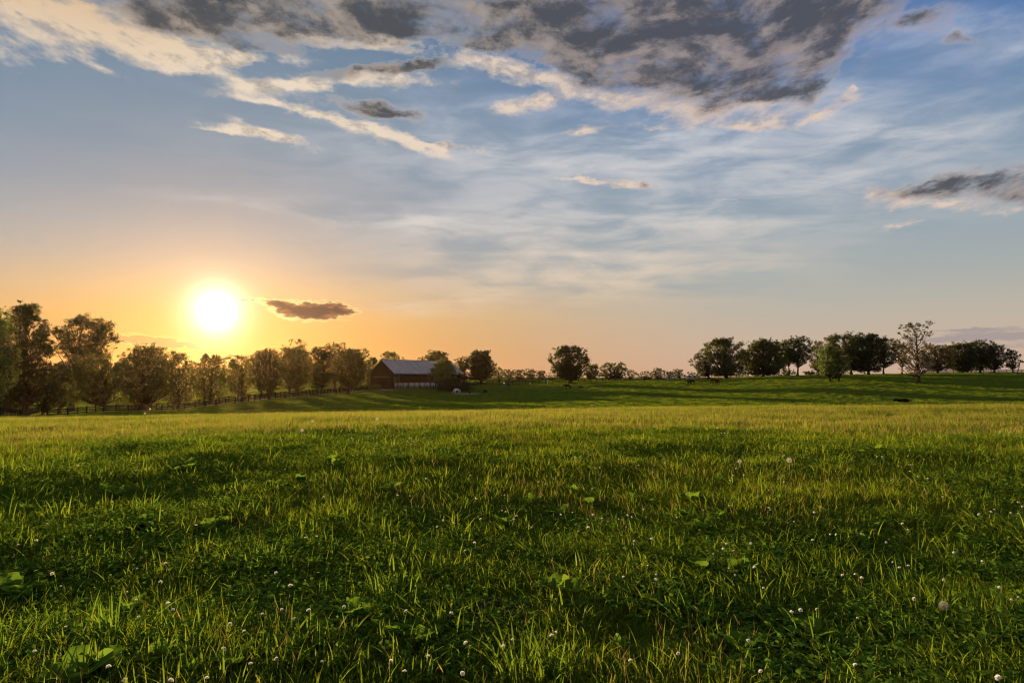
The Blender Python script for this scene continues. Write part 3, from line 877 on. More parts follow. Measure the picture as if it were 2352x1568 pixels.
# a second, farther row seen through the lane trees
for k, (lb, px, top, hwid) in enumerate([
        ("farther tree filling the gap west of the broad rounded lane tree", 275, 836, 20), ("farther tree showing right of the broad rounded lane tree", 392, 822, 18), ("farther low tree under the drifting mauve cloud", 362, 830, 18),
        ("farther tree between the narrow pointed tree and the close pair", 448, 828, 16), ("farther tree behind the close pair below the sun", 500, 820, 18), ("farther tree beside the slender clear-trunked tree", 538, 822, 16),
        ("farther tree behind the upright rear-fence tree", 588, 814, 18), ("farther tree behind the dense dark fence-line tree", 636, 812, 16), ("farther tree behind the full tree next to the tallest", 702, 812, 16),
        ("farther tree seen under the open domed crown", 757, 818, 16), ("farther tree low behind the stout barn-yard tree", 818, 824, 18), ("farther tree at the back of the western hollow", 205, 846, 24), ("farther tree beyond the tall dark edge tree", 90, 850, 26)]):
    tree(lb, px, 300 + 5 * (k % 4), (px - hwid, px + hwid, top, 884), ('round', 'oval', 'flat')[k % 3], 120 + k, .42, 1.0, 26, .3, .32, MAT_LEAF if k % 2 else MAT_LEAF_DARK, "farther trees behind the lane row")
# ------------------------------------------------------------------ barn
def m_boards(c0, c1, scale, dirv=(1, 0, 0)):
    def f(N, t):
        tcn = t.nodes.new('ShaderNodeTexCoord')
        o = tcn.outputs['Object']
        x, y, z = N.xyz(o)
        s = N.mul(N.add(x, y), scale)
        cell = N.math('FLOOR', s)
        wn = t.nodes.new('ShaderNodeTexWhiteNoise'); wn.noise_dimensions = '1D'
        N.put(wn.inputs['W'], cell)
        fr = N.math('FRACT', s)
        gap = N.smooth(N.math('ABSOLUTE', N.sub(fr, 0.5)), 0.44, 0.49)
        st = N.noise(N.mapping(o, scale=(3, 3, 0.35)), 2.0, 5, 0.7)
        col = N.mix(N.add(N.mul(wn.outputs['Value'], 0.6), N.mul(st, 0.5)), c0, c1)
        col = N.mix(N.mul(gap, 0.85), col, (0.004, 0.004, 0.004))
        return principled(N, t, col, 0.85, 0.15, bump=N.sub(st, gap), bstr=0.5, bdist=0.02)
    return f


MAT_BOARD = material("dark barn boards", m_boards((0.007, 0.0065, 0.006), (0.022, 0.018, 0.016), 4.5))
MAT_PALEBOARD = material("whitewashed base boards", m_boards((0.20, 0.21, 0.23), (0.42, 0.43, 0.45), 0.7))
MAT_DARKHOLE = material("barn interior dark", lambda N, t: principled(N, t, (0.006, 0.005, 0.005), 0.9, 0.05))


def m_roof(N, t):
    tcn = t.nodes.new('ShaderNodeTexCoord')
    o = tcn.outputs['Object']
    x, y, z = N.xyz(o)
    fr = N.math('FRACT', N.mul(x, 1.2))
    rib = N.smooth(N.math('ABSOLUTE', N.sub(fr, 0.5)), 0.38, 0.48)
    a = N.noise(N.mapping(o, scale=(0.5, 0.2, 0.2)), 1.6, 6, 0.7)
    col = N.mix(N.smooth(a, 0.35, 0.7), (0.20, 0.195, 0.205), (0.31, 0.305, 0.32))
    col = N.mix(N.mul(N.smooth(N.noise(N.mapping(o, scale=(1.4, 0.12, 0.12)), 1.2, 5, 0.7), 0.55, 0.75), 0.5), col, (0.20, 0.15, 0.12))
    return principled(N, t, col, 0.45, 0.4, 0.35, bump=rib, bstr=0.5, bdist=0.03)


MAT_ROOF = material("weathered metal roof", m_roof)
MAT_TRIM = material("weathered grey timber", lambda N, t: principled(N, t, N.mix(N.noise(wpos(N, t), 3, 4, 0.6), (0.10, 0.09, 0.085), (0.20, 0.18, 0.17)), 0.85, 0.15))

nc = np.array([at(906, 890, 232)[0], 232.0])
fc = np.array([at(1061, 890, 260)[0], 260.0])
ang = math.atan2(fc[1] - nc[1], fc[0] - nc[0])
LEN = float(np.hypot(*(fc - nc))); WID = 12.2
bz = at(906, 890, 232)[2]
EAVE = at(906, 856, 232)[2] - bz
RIDG = at(879, 826.5, 236)[2] - bz
barn = tag(empty('barn', (nc[0], nc[1], bz), ang), "long dark wooden barn with grey metal roof and pale base boards", "barn")


def prism(mb, pts, y0, y1, axis='x'):
    """extrude a closed outline (a,b) between y0 and y1 along x"""
    n = len(pts)
    v = [(y0, a, b) for a, b in pts] + [(y1, a, b) for a, b in pts]
    for i in range(n):
        j = (i + 1) % n
        mb.raw([v[i], v[j], v[n + j], v[n + i]], [(0, 1, 2, 3)])
    for base in (0, n):
        c = np.mean(v[base:base + n], axis=0)
        for i in range(n):
            mb.raw([v[base + i], v[base + (i + 1) % n], c], t=[(0, 1, 2)])


PB = 1.62
w = MB()                                   # gable at x=0 with a doorway, three plain sides
D0, D1, DH = 3.9, 7.6, 3.4
T_ = 0.18
w.box((T_ / 2, D0 / 2, (EAVE - 1.2) / 2 + 0.0), (T_, D0, EAVE + 1.2 - 0.0 - 0.0))
w.box((T_ / 2, (D1 + WID) / 2, (EAVE - 1.2) / 2), (T_, WID - D1, EAVE + 1.2))
w.box((T_ / 2, (D0 + D1) / 2, (DH + EAVE) / 2), (T_, D1 - D0, EAVE - DH))
for xa in (0.0, LEN - T_):
    g = MB()
    prism(w, [(0, EAVE), (WID, EAVE), (WID / 2, RIDG)], xa, xa + T_)
w.box((LEN - T_ / 2, WID / 2, (EAVE - 1.2) / 2), (T_, WID, EAVE + 1.2))
w.box((LEN / 2, T_ / 2, (PB + EAVE) / 2), (LEN - 2 * T_, T_, EAVE - PB))
w.box((LEN / 2, WID - T_ / 2, (EAVE - 1.2) / 2), (LEN - 2 * T_, T_, EAVE + 1.2))
obj('wall', w.mesh('wall', MAT_BOARD), barn)
w = MB(); w.box((LEN / 2, T_ / 2 + 0.02, (PB - 1.2) / 2), (LEN - 2 * T_, T_, PB + 1.2))
tag(obj('base_wall', w.mesh('base_wall', MAT_PALEBOARD), barn), "pale whitewashed lower wall")
for k in range(13):
    w = MB(); w.box((1.2 + k * (LEN - 2.4) / 12, -0.09, (PB - 0.6) / 2), (0.22, 0.16, PB + 0.6))
    obj('wall_post', w.mesh('wall_post', MAT_BOARD), barn)
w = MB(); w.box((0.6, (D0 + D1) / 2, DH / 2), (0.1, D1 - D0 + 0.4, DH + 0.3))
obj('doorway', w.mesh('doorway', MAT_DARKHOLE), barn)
w = MB(); w.box((-0.08, 2.55, 1.75), (0.1, 2.6, 3.3))
dr = tag(obj('door', w.mesh('door', MAT_BOARD), barn), "sliding barn door pushed open")
w = MB(); w.box((-0.16, 6.1, 3.62), (0.22, 8.8, 0.22))
obj('door_track', w.mesh('door_track', MAT_TRIM), barn)
for y in (0.0, WID):
    w = MB(); w.box((-0.06, y, EAVE / 2 - 0.5), (0.16, 0.26, EAVE + 1.0))
    obj('corner_board', w.mesh('corner_board', MAT_TRIM), barn)
w = MB(); w.tube([(2.2, -0.14, PB), (2.2, -0.14, EAVE - 0.8), (2.2, -0.5, EAVE - 0.1)], 0.07, 8)
obj('downpipe', w.mesh('downpipe', MAT_TRIM), barn)
ov = 0.55
sl = (RIDG - EAVE) / (WID / 2)
th = 0.16
w = MB()
for sgn in (0, 1):
    ya, yb = (-ov, WID / 2) if not sgn else (WID + ov, WID / 2)
    za, zb_ = EAVE - sl * ov + .03, RIDG + .03
    nx = 60
    xs = np.linspace(-0.6, LEN + 0.6, nx)
    sag = -0.10 * np.sin((xs + .6) / (LEN + 1.2) * np.pi) + 0.02 * np.sin(xs * 1.7)
    lower = [np.stack([xs, np.full(nx, ya), np.full(nx, za)], -1), np.stack([xs, np.full(nx, yb), zb_ + sag], -1)]
    upper = [p + np.array([0, 0, th]) for p in lower]
    V = np.vstack([lower[0], lower[1], upper[0], upper[1]])
    k = np.arange(nx - 1)
    Q = np.vstack([np.stack([2 * nx + k, 2 * nx + k + 1, 3 * nx + k + 1, 3 * nx + k], -1), np.stack([k, nx + k, nx + k + 1, k + 1], -1), np.stack([k, k + 1, 2 * nx + k + 1, 2 * nx + k], -1),
                   np.array([[0, nx, 3 * nx, 2 * nx], [nx - 1, 3 * nx - 1 - nx, 4 * nx - 1, 3 * nx - 1]])])
    w.raw(V, Q)
rf = obj('roof', w.mesh('roof', MAT_ROOF), barn)
w = MB(); w.tube([(-0.7, WID / 2, RIDG + th + .05), (LEN / 2, WID / 2, RIDG + th - .05), (LEN + 0.7, WID / 2, RIDG + th + .05)], 0.16, 8)
obj('ridge_cap', w.mesh('ridge_cap', MAT_ROOF), rf)

# far white sheds beyond the paddock fence
MAT_WHITE = material("white shed boards", lambda N, t: principled(N, t, N.mix(N.noise(wpos(N, t), 0.7, 4, 0.6), (0.38, 0.40, 0.44), (0.52, 0.54, 0.58)), 0.7, 0.2))
for lb, px, Y, ln, wd, hgt, rz in (("long low white shed far beyond the paddock fence", 1541, 404, 8.0, 6, 1.7, .1), ("small pale shed glimpsed between the far fence posts", 1584, 404, 4.5, 5, 1.6, .2)):
    B = on_ground(px, Y)
    sh = tag(empty('shed', B, rz), lb, "shed", "white sheds far beyond the fence")
    w = MB(); w.box((0, 0, hgt / 2 - .3), (ln, wd, hgt + .6)); obj('wall', w.mesh('wall', MAT_WHITE), sh)
    w = MB()
    for sg in (-1, 1):
        a = [(-ln / 2 - .4, sg * (wd / 2 + .5), hgt - .1), (ln / 2 + .4, sg * (wd / 2 + .5), hgt - .1), (ln / 2 + .4, 0, hgt + 1.5), (-ln / 2 - .4, 0, hgt + 1.5)]
        V = np.array(a + [(p[0], p[1], p[2] + .12) for p in a])
        w.raw(V, [(0, 1, 2, 3), (4, 5, 6, 7), (0, 1, 5, 4), (1, 2, 6, 5), (3, 0, 4, 7)])
    for xa in (-ln / 2, ln / 2):
        w.raw([(xa, -wd / 2, hgt), (xa, wd / 2, hgt), (xa, 0, hgt + 1.45)], t=[(0, 1, 2)])
    obj('roof', w.mesh('roof', MAT_ROOF), sh)

# clipped hedges at the barn yard
for k, (lb, px, Y, sx, sy, sz) in enumerate((("low dark hedge before the barn gable, western piece", 838, 238, 3.6, 1.6, 1.5), ("square dark hedge at the corner of the barn yard", 861, 229, 3.8, 1.8, 1.7))):
    rng = np.random.default_rng(300 + k)
    B = on_ground(px, Y)
    h = tag(empty('hedge', B), lb, 'hedge', 'hedges by the barn yard')
    P = rng.uniform(-1, 1, (2600, 3)) * np.array([sx / 2, sy / 2, sz / 2]) + np.array([0, 0, sz / 2])
    P += rng.normal(size=P.shape) * 0.07
    V, q4 = leaf_quads(P, 0.22, rng)
    obj('foliage', mesh_np('foliage', V, [q4], MAT_LEAF_DARK), h)
    w = MB()
    for s in np.linspace(-.4, .4, 5):
        w.tube([(s * sx, 0, -.2), (s * sx + .1, .05, sz * .6)], [.06, .03], 5)
    obj('stem', w.mesh('stem', MAT_BARK), h)

# ------------------------------------------------------------------ plank fences
MAT_FENCE = material("black creosoted planks", lambda N, t: principled(N, t, N.mix(N.noise(N.mapping(wpos(N, t), scale=(2, 2, 6)), 1.0, 4, 0.6), (0.016, 0.014, 0.013), (0.045, 0.040, 0.036)), 0.9, 0.06))
MAT_FENCE_GREY = material("weathered grey planks", lambda N, t: principled(N, t, N.mix(N.noise(N.mapping(wpos(N, t), scale=(2, 2, 6)), 1.0, 4, 0.6), (0.10, 0.09, 0.085), (0.22, 0.20, 0.19)), 0.8, 0.1))
POST_ME = {}


def fence(label, pts, mat, rails=(0.30, 0.68, 1.06), hgt=1.28, step=2.5, side=1, group="plank fences"):
    P = np.array([on_ground(px, Y)[:2] for px, Y in pts])
    seg = np.concatenate([[0], np.cumsum(np.hypot(*np.diff(P, axis=0).T))])
    n = max(2, int(round(seg[-1] / step)))
    s = np.linspace(0, seg[-1], n + 1)
    x = np.interp(s, seg, P[:, 0]); y = np.interp(s, seg, P[:, 1]); z = H(x, y)
    root = tag(empty('plank_fence', (x[0], y[0], z[0])), label, 'fence', group)
    key = (mat.name, hgt)
    if key not in POST_ME:
        w = MB(); w.box((0, 0, hgt / 2 - .25), (.20, .20, hgt + .5)); POST_ME[key] = w.mesh('post', mat)
    rng = np.random.default_rng(int(abs(x[0] * 10)))
    for k in range(n + 1):
        o = bpy.data.objects.new('post', POST_ME[key]); COL.objects.link(o); o.parent = root
        o.location = (x[k] - x[0], y[k] - y[0], z[k] - z[0])
        th = math.atan2(y[min(k + 1, n)] - y[max(k - 1, 0)], x[min(k + 1, n)] - x[max(k - 1, 0)])
        o.rotation_euler = (rng.normal() * .012, rng.normal() * .012, th)
    for rh in rails:
        w = MB()
        for k in range(n):
            a = np.array([x[k], y[k], z[k]]) - (x[0], y[0], z[0]); b = np.array([x[k + 1], y[k + 1], z[k + 1]]) - (x[0], y[0], z[0])
            d = b - a; nrm = np.array([-d[1], d[0], 0]); nrm /= np.linalg.norm(nrm)
            ja, jb = rng.normal(size=2) * .012
            off = nrm * side * 0.10; t_ = nrm * 0.02; hh = np.array([0, 0, .10])
            a0 = a + off + (0, 0, rh + ja); b0 = b + off + (0, 0, rh + jb)
            V = [a0 - t_ - hh, a0 + t_ - hh, a0 + t_ + hh, a0 - t_ + hh, b0 - t_ - hh, b0 + t_ - hh, b0 + t_ + hh, b0 - t_ + hh]
            w.raw(V, [(0, 1, 2, 3), (7, 6, 5, 4), (0, 4, 5, 1), (1, 5, 6, 2), (2, 6, 7, 3), (3, 7, 4, 0)])
        obj('rail', w.mesh('rail', mat), root)
    return root


FRONT = [(112, 110), (241, 125), (378, 137), (552, 153), (700, 185), (790, 215), (846, 236)]
REAR = [(246, 141), (378, 150), (552, 166), (700, 199), (790, 232), (820, 250)]
LANE_PTS = [on_ground(px, Y + 4)[:2] for px, Y in [(215, 122)] + FRONT[1:]] + [on_ground(868, 236)[:2], on_ground(884, 231)[:2]]
fence("dark plank fence seen nearly end on at the western picture edge", [(-60, 74), (0, 96), (60, 124), (92, 146)], MAT_FENCE, side=-1)
fence("dark plank fence along the near side of the lane", FRONT, MAT_FENCE)
fence("dark plank fence along the far side of the lane behind the tree trunks", REAR, MAT_FENCE)
fence("short plank fence behind the tree row by the barn yard", [(716, 258), (770, 262), (828, 266)], MAT_FENCE, side=-1)
fence("low plank fence in front of the pale barn base", [(862, 231), (906, 228), (960, 233), (1010, 238)], MAT_FENCE, side=-1)
fence("dark plank fence across the paddock below the lone round tree", [(1088, 250), (1200, 256), (1320, 256), (1450, 264), (1530, 258), (1610, 266), (1720, 268)], MAT_FENCE, rails=(.36, .80, 1.26), hgt=1.5, side=-1)
fence("dark plank fence of the pen beyond the barn", [(1118, 262), (1160, 264), (1200, 290), (1290, 300)], MAT_FENCE, side=-1)
fence("weathered grey four-board fence along the eastern ridge", [(2122, 262), (2200, 258), (2352, 252), (2480, 250)], MAT_FENCE_GREY, rails=(.28, .58, .88, 1.18), hgt=1.36, side=-1)
ribbon("lane", LANE_PTS, 3.0, MAT_GRAVEL, 0.05, "pale gravel lane between two plank fences", "lane")
MAT_DIRT = material("trodden dirt", lambda N, t: principled(N, t, N.mix(N.noise(wpos(N, t), 0.9, 5, 0.7), (0.10, 0.085, 0.07), (0.20, 0.175, 0.15)), 0.95, 0.1))
ribbon("dirt_patch", [on_ground(1044, 211)[:2], on_ground(1070, 211)[:2], on_ground(1102, 211.5)[:2]], 5.0, MAT_DIRT, 0.06, "patch of trodden bare dirt beneath the white horse", "dirt")
ribbon("barn_yard", [on_ground(846, 230)[:2], on_ground(870, 226)[:2], on_ground(905, 224)[:2]], 5.0, MAT_DIRT, 0.05, "bare earth yard before the barn gable", "yard")

# drums, posts and the dead snag
def drum(label, px, Y, r, h, mat, group=None):
    B = on_ground(px, Y)
    root = tag(empty('drum', B), label, 'drum', group)
    w = MB(); zz = [(-.05, r), (0, r), (h * .3, r), (h * .33, r * 1.04), (h * .36, r), (h * .63, r), (h * .66, r * 1.04), (h * .69, r), (h, r)]
    w.tube([(0, 0, a) for a, _ in zz], [b for _, b in zz], 16); obj('body', w.mesh('body', mat, True), root)
    w = MB(); w.tube([(0, 0, h - .02), (0, 0, h + .04)], [r * 1.06, r * 1.06], 16); obj('rim', w.mesh('rim', mat, True), root)


MAT_BLUE = material("blue plastic", lambda N, t: principled(N, t, (0.05, 0.09, 0.22), 0.4, 0.4))
MAT_BLACKP = material("black plastic", lambda N, t: principled(N, t, (0.022, 0.022, 0.028), 0.5, 0.4))
drum("dark feed drum standing on the dirt between the white horse and the dark foal", 1079, 211.4, .38, .95, MAT_BLACKP)
drum("blue plastic drum at the paddock fence beyond the barn", 1160, 247, .42, .95, MAT_BLUE)
drum("darker drum close beside the blue one", 1168, 248, .42, .85, MAT_BLACKP)
for lb, px, Y, h in (("taller pale marker post in the paddock west of the lone tree", 1258, 252, 1.5), ("short pale marker post near the blue drum", 1218, 250, 1.0)):
    B = on_ground(px, Y)
    root = tag(empty('marker_post', B), lb, 'post', 'pale marker posts')
    w = MB(); w.box((0, 0, h / 2 - .1), (.14, .14, h + .2)); obj('shaft', w.mesh('shaft', MAT_WHITE), root)
    w = MB(); w.box((0, 0, h - .12), (.5, .1, .3)); obj('board', w.mesh('board', MAT_WHITE), root)
w = MB()
B = on_ground(2336, 236)
q = np.array(at(2346, 826, 236)) - np.array(B)
w.tube([(0, 0, -.3), q * .35 + (.2, 0, .1), q * .7 + (-.1, 0, 0), q], [.16, .12, .08, .03], 7)
w.tube([q * .62, q * .7 + (.1, .2, .9)], [.06, .02], 5)
w.tube([q * .85, q * .9 + (.7, .1, .5)], [.05, .02], 5)
w.tube([q * .3, q * .3 + (-.6, .2, .5)], [.06, .02], 5)
tag(obj('dead_tree', w.mesh('dead_tree', MAT_BARK, True), loc=B), "leaning dead snag without leaves by the grey fence", "dead tree")
# ------------------------------------------------------------------ horses
def m_coat(base, dark, mottled=0.0):
    def f(N, t):
        tcn = t.nodes.new('ShaderNodeTexCoord')
        o = tcn.outputs['Object']
        z = N.xyz(o)[2]
        a = N.noise(o, 3.0, 4, 0.6)
        col = N.mix(N.smooth(a, 0.3, 0.7), base, tuple(c * 0.75 for c in base))
        if mottled:
            col = N.mix(N.mul(N.smooth(N.noise(o, 9.0, 3, 0.6), 0.5, 0.66), mottled), col, (0.32, 0.33, 0.36))
        leg = N.smooth(z, 0.55, 0.25)
        col = N.mix(N.mul(leg, 0.85), col, dark)
        return principled(N, t, col, 0.9, 0.04)
    return f


MAT_BAY = material("dark bay coat", m_coat((0.020, 0.009, 0.006), (0.006, 0.005, 0.004)))
MAT_CHEST = material("chestnut coat", m_coat((0.045, 0.018, 0.008), (0.015, 0.008, 0.005)))
MAT_GREYH = material("white grey coat", m_coat((0.62, 0.62, 0.66), (0.30, 0.30, 0.33), 0.35))
MAT_BLACKH = material("black brown coat", m_coat((0.014, 0.011, 0.010), (0.008, 0.007, 0.007)))
MAT_MANE = material("dark mane hair", lambda N, t: principled(N, t, (0.010, 0.008, 0.007), 0.9, 0.04))
MAT_MANEW = material("pale mane hair", lambda N, t: principled(N, t, (0.50, 0.48, 0.44), 0.6, 0.1))
MAT_SOCK = material("white sock", lambda N, t: principled(N, t, (0.6, 0.6, 0.6), 0.6, 0.1))


def skin_mesh(name, pts, edges, mat, root=0):
    me = bpy.data.meshes.new(name)
    me.from_pydata([p[0] for p in pts], edges, [])
    o = bpy.data.objects.new(name, me)
    COL.objects.link(o)
    o.modifiers.new('skin', 'SKIN')
    me.skin_vertices[0].data[root].use_root = True
    for i, p in enumerate(pts):
        r = p[1]
        me.skin_vertices[0].data[i].radius = r if isinstance(r, tuple) else (r, r)
    sb = o.modifiers.new('sub', 'SUBSURF'); sb.levels = 2; sb.render_levels = 2
    bpy.context.view_layer.update()
    dg = bpy.context.evaluated_depsgraph_get()
    m2 = bpy.data.meshes.new_from_object(o.evaluated_get(dg))
    bpy.data.objects.remove(o); bpy.data.meshes.remove(me)
    m2.name = name
    m2.materials.clear(); m2.materials.append(mat)
    m2.polygons.foreach_set('use_smooth', [True] * len(m2.polygons))
    return m2


NECK = {'graze': [((.70, 0, 1.14), .20), ((.92, 0, .84), .135), ((1.10, 0, .54), .105), ((1.19, 0, .40), .115), ((1.27, 0, .20), .075), ((1.31, 0, .07), .055)],
        'low': [((.74, 0, 1.24), .20), ((1.02, 0, 1.12), .135), ((1.26, 0, 1.00), .105), ((1.38, 0, .93), .115), ((1.50, 0, .72), .075), ((1.55, 0, .58), .055)],
        'level': [((.76, 0, 1.30), .20), ((1.00, 0, 1.38), .135), ((1.20, 0, 1.46), .105), ((1.32, 0, 1.47), .115), ((1.50, 0, 1.32), .075), ((1.60, 0, 1.22), .055)]}


def horse(label, px, Y, face, neck='graze', size=1.0, mat=None, hair=None, stride=0.1, name='horse', leggy=1.0, sock=None, group="horses grazing in the paddock"):
    """face: heading in degrees, 0 looks to the right of the picture"""
    mat = mat or MAT_BAY; hair = hair or MAT_MANE
    up = 0.10 * (leggy - 1) * 4
    pts = [((-.52, 0, 1.20), (.27, .27)), ((-.25, 0, 1.20), (.27, .29)), ((.08, 0, 1.14), (.28, .30)), ((.40, 0, 1.17), (.25, .31)), ((.58, 0, 1.22), (.19, .25))]
    pts += NECK[neck]
    edges = [(k, k + 1) for k in range(len(pts) - 1)]
    hd = len(pts) - 3                     # poll
    for s in (-1, 1):                     # ears
        i = len(pts); q = pts[hd][0]
        back = (-0.03, .075 * s, .15) if neck != 'graze' else (-.10, .075 * s, .08)
        pts.append(((q[0] + back[0], q[1] + back[1], q[2] + back[2]), .022)); edges.append((hd, i))
    for s in (-1, 1):
        d = stride * s
        i = len(pts)
        pts += [((.46, .14 * s, .86), .115), ((.46 + d * .5, .155 * s, .66), .075), ((.48 + d, .16 * s, .42), .055), ((.46 + d * 1.5, .16 * s, .15), .04), ((.50 + d * 1.6, .16 * s, .03), .058)]
        edges += [(3, i)] + [(i + k, i + k + 1) for k in range(4)]
        i = len(pts)
        pts += [((-.56, .15 * s, .98), .185), ((-.44 - d * .4, .17 * s, .78), .125), ((-.66 - d, .165 * s, .50), .062), ((-.60 - d * 1.2, .165 * s, .15), .042), ((-.56 - d * 1.2, .165 * s, .03), .058)]
        edges += [(0, i)] + [(i + k, i + k + 1) for k in range(4)]
    B = on_ground(px, Y)
    root = tag(empty(name, B, R(face)), label, name, group)
    root.scale = (size * 1.12,) * 3
    obj('body', skin_mesh('body', pts, edges, mat), root)
    w = MB(); w.tube([(-.74, 0, 1.26), (-.86, 0, 1.10), (-.90, 0, .80), (-.88, 0, .45)], [.05, .075, .085, .02], 8)
    obj('tail', w.mesh('tail', hair, True), root)
    w = MB()
    nk = NECK[neck]
    nv = []
    for k in range(4):
        p = np.array(nk[k][0]); q = np.array(nk[min(k + 1, 3)][0]) - np.array(nk[max(k - 1, 0)][0]); q /= np.linalg.norm(q)
        perp = np.array([-q[2], 0, q[0]])
        nv.append(p + perp * nk[k][1] * .95)
    w.tube(nv, [.05, .06, .055, .03], 6)
    obj('mane', w.mesh('mane', hair, True), root)
    if sock:
        w = MB(); w.tube([(-.60 + stride * 1.2 * sock, -.165 * sock, .02), (-.60 + stride * 1.2 * sock, -.165 * sock, .30)], [.07, .06], 8)
        obj('sock', w.mesh('sock', MAT_SOCK, True), root)
    return root


horse("white grey horse grazing in front of the dark bush", 1050, 211, 183, 'graze', .98, MAT_GREYH, MAT_MANEW, .10)
horse("black foal with lowered head at the end of the dirt patch", 1114.5, 211, 222, 'graze', .72, MAT_BLACKH, None, .10)
horse("dark bay mare walking with lowered head below the lone round tree", 1304, 217, 180, 'low', 1.0, MAT_BAY, None, .20)
horse("small dark foal with one white sock behind the walking mare", 1335, 217, 180, 'low', .62, MAT_BLACKH, None, .14, sock=1)
horse("dark horse standing behind its foal, western pair on the slope", 1589.5, 219, 178, 'level', .92, MAT_BAY, None, .06)
horse("dark foal standing close against the front horse, western pair on the slope", 1583.5, 216, 184, 'level', .74, MAT_BLACKH, None, .06)
horse("chestnut mare grazing, eastern pair on the slope", 1641, 219, 182, 'graze', 1.0, MAT_CHEST, None, .10)
horse("chestnut youngster grazing half turned away beside the chestnut mare", 1648.5, 217, 226, 'graze', .92, MAT_CHEST, None, .10)
horse("small dark pony resting between the twin tree trunks", 1917, 179, 8, 'graze', .72, MAT_BLACKH, None, .05, name='pony', group=None)

# the horse lying down behind the brow
B = on_ground(2074, 106)
lie = tag(empty('horse', (B[0], B[1], B[2]), R(180)), "dark horse lying down in the hollow behind the brow", 'horse', "horses grazing in the paddock")
up = at(2074, 919.5, 106)[2] - B[2] - 0.66
lp = [((-.70, 0, .34), (.30, .34)), ((-.40, 0, .36), (.32, .34)), ((.0, 0, .30), (.30, .30)), ((.40, 0, .28), (.27, .28)), ((.72, 0, .30), (.18, .22)), ((.98, 0, .34), .15), ((1.22, 0, .38), .13), ((1.40, 0, .36), .12), ((1.56, 0, .24), .085), ((1.66, 0, .14), .06)]
le = [(k, k + 1) for k in range(len(lp) - 1)]
for sgn in (-1, 1):
    i = len(lp); lp += [((.46, .24 * sgn, .18), .11), ((.74, .30 * sgn, .12), .06), ((.50, .34 * sgn, .07), .045)]; le += [(3, i), (i, i + 1), (i + 1, i + 2)]
    i = len(lp); lp += [((-.62, .28 * sgn, .22), .17), ((-.30, .36 * sgn, .14), .09), ((-.62, .40 * sgn, .08), .05), ((-.34, .42 * sgn, .06), .045)]; le += [(0, i), (i, i + 1), (i + 1, i + 2), (i + 2, i + 3)]
i = len(lp); lp += [((1.38, .07, .52), .022), ((1.38, -.07, .52), .022)]; le += [(7, i), (7, i + 1)]
obj('body', skin_mesh('body', lp, le, MAT_BAY), lie)
w = MB(); w.tube([(-.98, 0, .44), (-1.10, .05, .25), (-1.25, .1, .08)], [.05, .07, .02], 6); obj('tail', w.mesh('tail', MAT_MANE, True), lie)
w = MB(); w.tube([(.72, 0, .50), (.98, 0, .49), (1.22, 0, .51), (1.38, 0, .48)], [.05, .05, .045, .03], 6); obj('mane', w.mesh('mane', MAT_MANE, True), lie)
# ------------------------------------------------------------------ grass of the field: one mesh of tuft kinds and places, spread by geometry nodes
def m_grass(c_lo, c_hi, t_lo, t_hi, tf=0.55, gl=0.06):
    def f(N, t):
        at_ = t.nodes.new('ShaderNodeAttribute'); at_.attribute_name = 'tint'
        p = wpos(N, t)
        big = N.noise(N.mapping(p, scale=(1, 1, 0.2)), 0.42, 4, 0.6)
        wide = N.noise(N.mapping(p, scale=(0.045, 0.09, 0.01)), 1.0, 6, 0.65)
        k = N.add(N.mul(at_.outputs['Fac'], 0.5), N.add(N.mul(N.smooth(big, 0.3, 0.7), 0.3), N.mul(N.smooth(wide, 0.35, 0.65), 0.35)))
        return leafy(N, t, N.mix(k, c_lo, c_hi), N.mix(k, t_lo, t_hi), tf, gl, 0.55)
    return f


MAT_BLADE = material("grass blades", m_grass((0.028, 0.060, 0.008), (0.080, 0.115, 0.016), (0.100, 0.200, 0.012), (0.300, 0.350, 0.022), .55, 0))
MAT_STRAW = material("dry grass stalks", m_grass((0.13, 0.105, 0.045), (0.23, 0.18, 0.08), (0.26, 0.20, 0.06), (0.42, 0.32, 0.09), .5, 0))
MAT_CLOVER = material("clover leaves", m_grass((0.045, 0.110, 0.016), (0.080, 0.160, 0.025), (0.12, 0.25, 0.020), (0.22, 0.36, 0.030), .45, .0))
MAT_PADDOCK = material("far paddock grass", m_grass((0.055, 0.135, 0.012), (0.105, 0.180, 0.018), (0.070, 0.140, 0.010), (0.160, 0.210, 0.016), .42, .0))


class Tufts:
    def __init__(self):
        self.V, self.Q, self.T, self.pid, self.tint, self.mq, self.mt, self.n = [], [], [], [], [], [], [], 0

    def put(self, pid, v, tint, q=(), t=(), mat=0):
        v = np.asarray(v, float).reshape(-1, 3)
        if len(q): self.Q.append(np.asarray(q) + self.n); self.mq.append(np.full(len(q), mat))
        if len(t): self.T.append(np.asarray(t) + self.n); self.mt.append(np.full(len(t), mat))
        self.V.append(v); self.pid.append(np.full(len(v), pid)); self.tint.append(np.broadcast_to(tint, (len(v),)))
        self.n += len(v)


